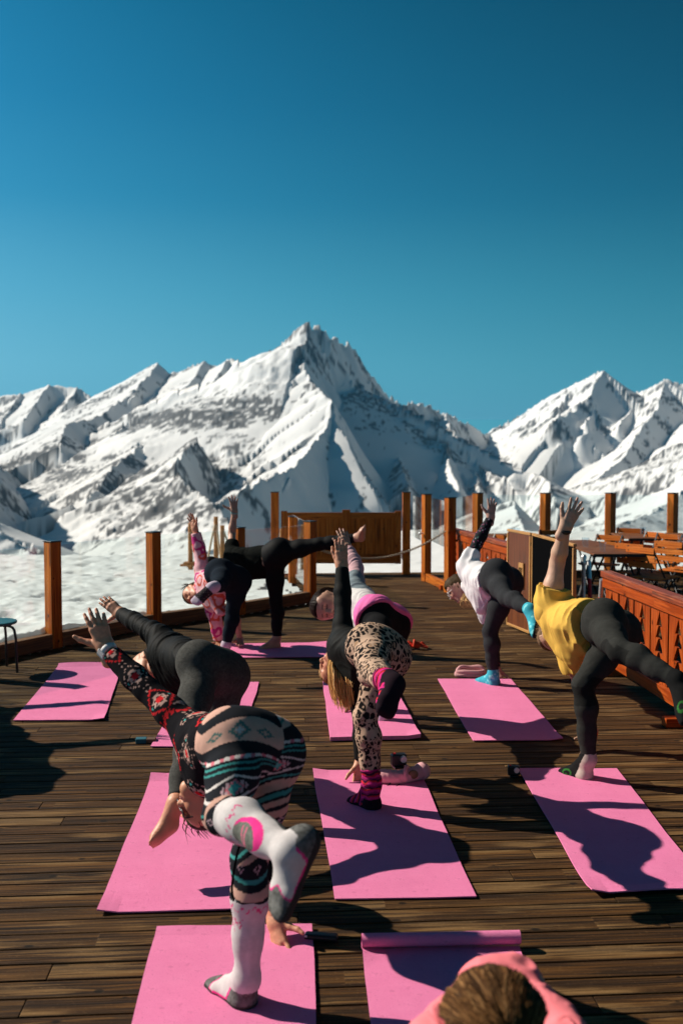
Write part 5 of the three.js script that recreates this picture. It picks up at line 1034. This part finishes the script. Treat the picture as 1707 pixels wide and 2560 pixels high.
// --- the woman in the white shirt
{
  const B = figure({
    name: 'white', label: 'person in white shirt with dark speckled sleeve, charcoal leggings and turquoise socks', back: V(.45, .3, .85), glute: 1.07,
    J: { hL: [1238, 1446, 8.1], hR: [1266, 1465, 8.33], kL: [1266, 1496, 7.72], aL: [1324, 1523, 7.4], heL: [1350, 1536, 7.36], tL: [1337, 1592, 7.26], kR: [1224, 1578, 8.3], aR: [1233, 1688, 8.27], heR: [1243, 1716], tR: [1195, 1702],
      sL: [1166, 1414, 8.58], eL: [1193, 1358, 8.66], wL: [1226, 1294, 8.66], fL: [1232, 1243, 8.66], sR: [1204, 1494, 8.62], eR: [1230, 1592, 8.66], wR: [1240, 1672, 8.6], fR: [1246, 1698], neck: [1170, 1460, 8.72], head: [1148, 1472, 8.76] },
    up: V(-.55, .62, -.45), face: V(-.72, -.66, .2), thL: V(-1, .1, .2), thR: V(1, 0, .3), handL: { spread: .15, curl: .15, thumbOut: .8 }, skin: [.50, .27, .20], headSize: .96,
  });
  leggings(B, (x, y, z) => { const q = B.legAt(x, y, z); const dots = q.shin && q.s < .55 && Math.abs(q.ang - .6) < .35 && Math.sin(q.s * 420) * Math.sin(q.ang * 40) > .55; return cloth(dots ? [.012, .012, .014] : [.030, .031, .034], x, y, z); }, { waist: .12, cuffL: .90, cuffR: .88, cell: .0062 });
  const fold = folds(B.torsoAt, .010, 26, 1.6);
  top(B, (x, y, z) => { const q = B.torsoAt(x, y, z); const blob = Math.abs(q.s - .47) < .035 - .01 * Math.sin(q.ang * 22) && q.ang > .25 && q.ang < .8; return cloth(blob ? [.05, .22, .27] : [.74, .71, .72], x, y, z, .03); }, { hem: .12, e: .026, sleeveL: .3, sleeveR: .3, mat: M.vc, name: 'white_shirt', post: fold, cell: .006, extra: [bone(P(1190, 1480, 8.5), P(1200, 1520, 8.45), .07, .035, .10), bone(P(1215, 1470, 8.4), P(1205, 1515, 8.42), .08, .04, .10)] });
  const sl = (A, s, e, w) => ({ bones: [...A.upper, ...A.fore].map((q) => grow(q, .011)), clips: [[mid(e, w, .95), nrm(w.clone().sub(e))], [mid(s, e, .35), nrm(s.clone().sub(e))]] });
  for (const q of ['L', 'R']) B.add('speckled_sleeve', surface(fieldOf([sl(B['A' + q], B.J['s' + q], B.J['e' + q], B.J['w' + q])]), .006, (x, y, z) => { const [f1, , id] = worley(x * 62, y * 62, z * 62); return f1 < .34 && id > .45 ? (id > .8 ? [.50, .08, .22] : id > .66 ? [.40, .36, .42] : [.05, .20, .14]) : [.012, .012, .016]; }), M.silk);
  for (const s of ['L', 'R']) { const L = B['L' + s], he = B.J['he' + s], k = B.J['k' + s], a = B.J['a' + s], sd = nrm(a.clone().sub(k)); sock(B, s, (x, y, z) => {
    const f = V(x, y, z).sub(he), fx = f.dot(L.fd), fy = f.dot(L.up), u = V(x, y, z).sub(a).dot(sd) + .008 * Math.abs(((x + z) * 40) % 2 - 1);
    let c = [.05, .36, .46]; if (u < -.035) c = [.58, .50, .55]; if (u < -.065 && u > -.08) c = [.10, .12, .2]; if (u < -.085 && s === 'L') c = [.06, .33, .55]; if (noise(x * 45, y * 45, z * 45) > .35 && u > -.03) c = [.20, .60, .64]; if (fx < .05 && fy < .06) c = mixc(c, [.04, .20, .26], .6); if (fy < .016) c = [.02, .03, .035];
    return cloth(c, x, y, z);
  }, { from: .80, cell: .0058 }); }
  B.add('hair', hairCap([.075, .045, .022], B.HB, .013), M.hair);
  B.add('ponytail', strands(120, [.55, .34, .15], 44, (R) => { const a = P(1158 + R() * 10, 1484 + R() * 8, 8.60), b = P(1150 + R() * 28, 1498 + R() * 9, 8.56), t = R() * 6; return [a, b, b.clone().add(V(.02 + .03 * Math.cos(t), -.03 + .02 * Math.sin(t), .02)), b.clone().add(V(.06 * R(), -.02 - .02 * R(), 0))]; }, .0042), M.hair);
  glasses(B, [.02, .02, .022], [.7, .66, .62]);
}
// --- the man in yellow
{
  const B = figure({
    name: 'yellow', label: 'person in loose yellow shirt and dark tights beside the long orange balustrade', back: V(.35, .25, .9), w: .99, glute: .96, arm: 1.28, bare: '', man: true,
    J: { hL: [1506, 1562, 5.75], hR: [1546, 1590, 5.97], kL: [1548, 1628, 5.34], aL: [1690, 1698, 5.1], heL: [1724, 1722, 5.06], tL: [1712, 1812, 4.98], kR: [1456, 1712, 5.84], aR: [1471, 1898, 5.84], heR: [1471, 1952], tR: [1406, 1930],
      sL: [1376, 1502, 6.3], eL: [1392, 1406, 6.3], wL: [1412, 1320, 6.2], fL: [1460, 1228, 6.15], sR: [1420, 1610, 6.5], eR: [1462, 1742, 6.5], wR: [1478, 1843, 6.47], fR: [1468, 1884], neck: [1404, 1560, 6.5], head: [1391, 1584, 6.58] },
    up: V(-.55, -.3, -.75), face: V(-.55, -.8, .2), thL: V(-1, .35, .1), thR: V(-1, 0, .3), handL: { spread: .17, curl: .06, thumbOut: .55, size: 1.16 }, handR: { spread: .2, thumbOut: 1.1 }, skin: [.52, .30, .20],
  });
  leggings(B, (x, y, z) => { const q = B.legAt(x, y, z), patch = q.s > .32 + .05 * Math.cos(q.ang) && q.s < .50 && Math.abs(q.ang) > 1.1; return cloth(patch ? [.016, .016, .015] : [.030, .030, .0275], x, y, z, .12); }, { waist: .13, cuffL: .92, cuffR: .97, cell: .0058, post: folds((x, y, z) => B.legAt(x, y, z), .0016, 26, 1.2) });
  const YE = [.72, .43, .085], fold = folds(B.torsoAt, .013, 20, 1.5);
  const mark = (x, y, z) => { const q = B.torsoAt(x, y, z), u = q.s, v = q.ang; return (Math.abs(v - .35 - (u - .3) * 1.2) < .03 && u > .16 && u < .30) || (Math.abs(u - .40) < .006 && v > .0 && v < .25) || Math.hypot(u - .46, (v - .75) * .14) < .014 || (Math.abs(u - .20) < .008 && v > .85 && v < 1.0); };
  top(B, (x, y, z) => cloth(mark(x, y, z) ? [.02, .018, .012] : YE, x, y, z, .05), { hem: .13, e: .034, sleeveL: .16, sleeveR: .25, name: 'yellow_shirt', cell: .0055, post: fold, extra: [
    bone(P(1388, 1545, 6.3), P(1410, 1620, 6.22), .10, .07, .10), bone(P(1425, 1560, 6.1), P(1438, 1650, 6.12), .11, .05, .10), bone(P(1465, 1545, 5.98), P(1462, 1610, 6.0), .10, .05, .10), bone(P(1438, 1640, 6.12), P(1444, 1676, 6.12), .05, .014, .05)] });
  { const a = B.J.sL, d = nrm(B.J.eL.clone().sub(a)), f = fieldOf([{ bones: [bone(off(a, d, -.06), off(a, d, .10), .100, .092, .03)], clips: [[off(a, d, .085), nrm(d.clone().add(V(.1, 0, .15)))]] }], { post: (x, y, z, D) => { const e = V(x, y, z).sub(a), t = e.dot(d), r = off(e, d, -t).length(); D = Math.max(D, -(Math.max(r - .083, -(t - .02)))); return D - .004 * noise(x * 22, y * 14, z * 22); } }); B.add('sleeve', surface(f, .005, (x, y, z) => cloth(YE, x, y, z, .05)), M.vc); }
  watch(B, 'L', .93, [.008, .008, .008], 'wristband', .03);
  watch(B, 'R', .93, [.7, .1, .02], 'wristband', .03);
  for (const s of ['L', 'R']) { const L = B['L' + s], he = B.J['he' + s], t = B.J['t' + s], len = t.distanceTo(he); sock(B, s, (x, y, z) => {
    const f = V(x, y, z).sub(he), fx = f.dot(L.fd), fy = f.dot(L.up), fs = f.dot(L.side), green = Math.abs(Math.hypot((fx - len * .62) * 1.0, (fy - .03) * 1.6) - .027) < .007 || (Math.hypot(fx - len * .62, (fy - .02) * 1.5) < .02 && noise(x * 60, y * 60, z * 60) > .3);
    let c = [.012, .012, .012]; if (green && Math.abs(fs) > .018) c = [.03, .13, .028]; if (s === 'R' && fx < .062 - Math.max(0, fy - .02) * .42 + .012 * noise(fy * 30, 2, 2) && fy < .22) c = [.44, .37, .32]; return cloth(c, x, y, z);
  }, { from: .88, cell: .0055, e: .007, name: s === 'L' ? 'sock' : 'sock' }); }
  B.add('hair', hairCap([.20, .12, .07], B.HB, .016), M.hair);
  B.add('hair_tufts', strands(160, [.26, .16, .09], 51, (R) => { const t = R() * 6.28, q = R() * 1.2, n = V(Math.sin(q) * Math.cos(t), Math.cos(q), Math.sin(q) * Math.sin(t) - .2).multiplyScalar(.095).add(V(0, .035, -.01)), a = n.clone().applyMatrix4(B.HB), b = n.clone().multiplyScalar(1.28).add(V((R() - .5) * .02, 0, (R() - .5) * .02)).applyMatrix4(B.HB); return [a, mid(a, b), b]; }, .0022, 4), M.hair);
}
// --- the person kneeling right before the camera
{
  const PKK = [.83, .21, .235];
  const B = figure({
    name: 'kneeling', label: 'brown haired person in coral pink hoodie seen from behind at the lower edge', back: V(0, .4, .9),
    J: { hL: V(.20, .24, -1.55), hR: V(.40, .24, -1.55), kL: V(.17, .07, -1.95), kR: V(.45, .07, -1.95), aL: V(.20, .06, -1.55), aR: V(.41, .06, -1.55), heL: V(.20, .08, -1.48), heR: V(.41, .08, -1.48), tL: V(.20, .03, -1.32), tR: V(.41, .03, -1.32),
      sL: [1092, 2760, 1.98], sR: [1408, 2760, 1.98], eL: [1084, 2610, 2.2], eR: [1418, 2614, 2.2], wL: [1212, 2474, 2.46], wR: [1300, 2474, 2.46], fL: [1252, 2486, 2.50], fR: [1262, 2486, 2.50], neck: [1240, 2730, 2.06], head: [1228, 2586, 2.05] },
    up: V(-.03, .86, .50), face: V(.04, -.5, -.86), thL: V(0, 1, .2), thR: V(0, 1, .2), handL: { curl: .5, spread: .02 }, handR: { curl: .5, spread: .02 },
  });
  leggings(B, (x, y, z) => cloth([.015, .015, .018], x, y, z), { waist: .1, cell: .009 });
  top(B, (x, y, z) => cloth(PKK, x, y, z, .05), { e: .020, sleeveL: 1.02, sleeveR: 1.02, hem: .02, cell: .0062, mat: M.vc, name: 'pink_hoodie', post: folds(B.armAt, .006, 26, 1.5) });
  const hood = fieldOf([{ bones: [bone(B.J.wL, off(B.J.wL, V(.055, .025, -.02), 1), .055, .050, .03), bone(B.J.wR, off(B.J.wR, V(-.06, .0, -.01), 1), .055, .058, .03), bone(B.J.eL, B.J.wL, .060, .052, .05), bone(B.J.eR, B.J.wR, .060, .052, .05)] }], { post: (x, y, z, d) => d - .007 * (1 - 2 * Math.abs(noise(x * 22, y * 16, z * 18))) });
  B.add('gathered_sleeves', surface(hood, .006, (x, y, z) => cloth(PKK, x, y, z, .05)), M.vc);
  B.add('hair', hairCap([.085, .042, .018], B.HB, .016, .06), M.hair);
  // the hair drawn together from both sides into a small knot at the crown
  const knot = V(-.022, .095, -.075);
  const RK = rng(640), locks = Array.from({ length: 44 }, () => [RK() * 6.28, .42 + RK() * 1.15, RK(), (RK() - .5) * .02]);
  for (const tone of [[.17, .075, .026], [.065, .028, .010], [.36, .18, .07]]) B.add('hair_strands', strands(tone[0] > .2 ? 420 : 900, tone, Math.round(tone[0] * 1000), (R) => {
    const l = locks[Math.floor(R() * locks.length)], t = l[0] + (R() - .5) * .26, q = l[1] + (R() - .5) * .16, n = V(Math.sin(q) * Math.cos(t), Math.cos(q) * .9 + .2, Math.sin(q) * Math.sin(t)), lift = .108 + l[2] * .005 + R() * .005, s = n.clone().multiplyScalar(lift).add(V(0, .028, -.008)), k = knot.clone().add(V((R() - .5) * .03 + l[3], (R() - .5) * .02, (R() - .5) * .03));
    const m1 = mid(s, k, .4).add(V(l[3], 0, l[3])), m2 = mid(s, k, .75), c = V(0, .03, -.01); for (const m of [m1, m2]) m.sub(c).setLength(.112 + l[2] * .006 + R() * .006).add(c);
    return [s, m1, m2, k].map((p) => p.applyMatrix4(B.HB));
  }, .0012, 8), M.hair);
  B.add('hair_knot', strands(140, [.17, .085, .038], 62, (R) => { const a = R() * 6.28, r = .012 + R() * .016, pts = []; for (let i = 0; i < 6; i++) { const t = a + i * .9; pts.push(knot.clone().add(V(Math.cos(t) * r, .012 + R() * .014, Math.sin(t) * r - .012)).applyMatrix4(B.HB)); } return pts; }, .0024, 12), M.hair);
  B.add('hair_tie', new THREE.TorusGeometry(.012, .004, 6, 16).applyMatrix4(new THREE.Matrix4().makeTranslation(-.022, .122, -.088)).applyMatrix4(B.HB), M.plastic);
}
// --- two people standing beyond the left edge: only their shadows reach the picture
{
  const mk = (label, dx, dz) => {
    const o = (x, y, z) => V(x + dx, y, z + dz);
    const B = figure({ name: 'outside', label, bodyCell: .014, back: V(.2, .2, 1),
      J: { hL: o(-3.12, .92, -6.1), hR: o(-3.02, .84, -6.35), kL: o(-3.0, .66, -5.75), aL: o(-2.95, .50, -5.4), heL: o(-2.95, .52, -5.32), tL: o(-2.98, .32, -5.26), kR: o(-3.05, .45, -6.4), aR: o(-3.05, .09, -6.4), heR: o(-3.04, .01, -6.36), tR: o(-3.1, .01, -6.6),
        sL: o(-3.3, .98, -6.9), sR: o(-3.25, .7, -6.85), eL: o(-3.3, 1.23, -7.1), wL: o(-3.3, 1.44, -7.3), fL: o(-3.3, 1.58, -7.42), eR: o(-3.22, .4, -6.85), wR: o(-3.2, .16, -6.8), fR: o(-3.2, .02, -6.9), neck: o(-3.32, .86, -6.98), head: o(-3.4, .8, -7.1) },
      up: V(-.4, -.2, -.9), face: V(-.6, -.7, 0), thL: V(.5, 0, .8), thR: V(1, 0, 0), handL: { spread: .2 } });
    leggings(B, () => [.02, .02, .02], { cell: .012 }); top(B, () => [.05, .05, .06], { cell: .012 });
    B.add('hair', hairCap([.05, .03, .02], B.HB), M.hair);
  };
  mk('person in dark tights whose shadow falls across the small teal book', 0, 0);
  mk('person in dark tights whose raised hand throws its shadow on the free mat', -.55, -.95);
}
renderer.render(scene, camera);
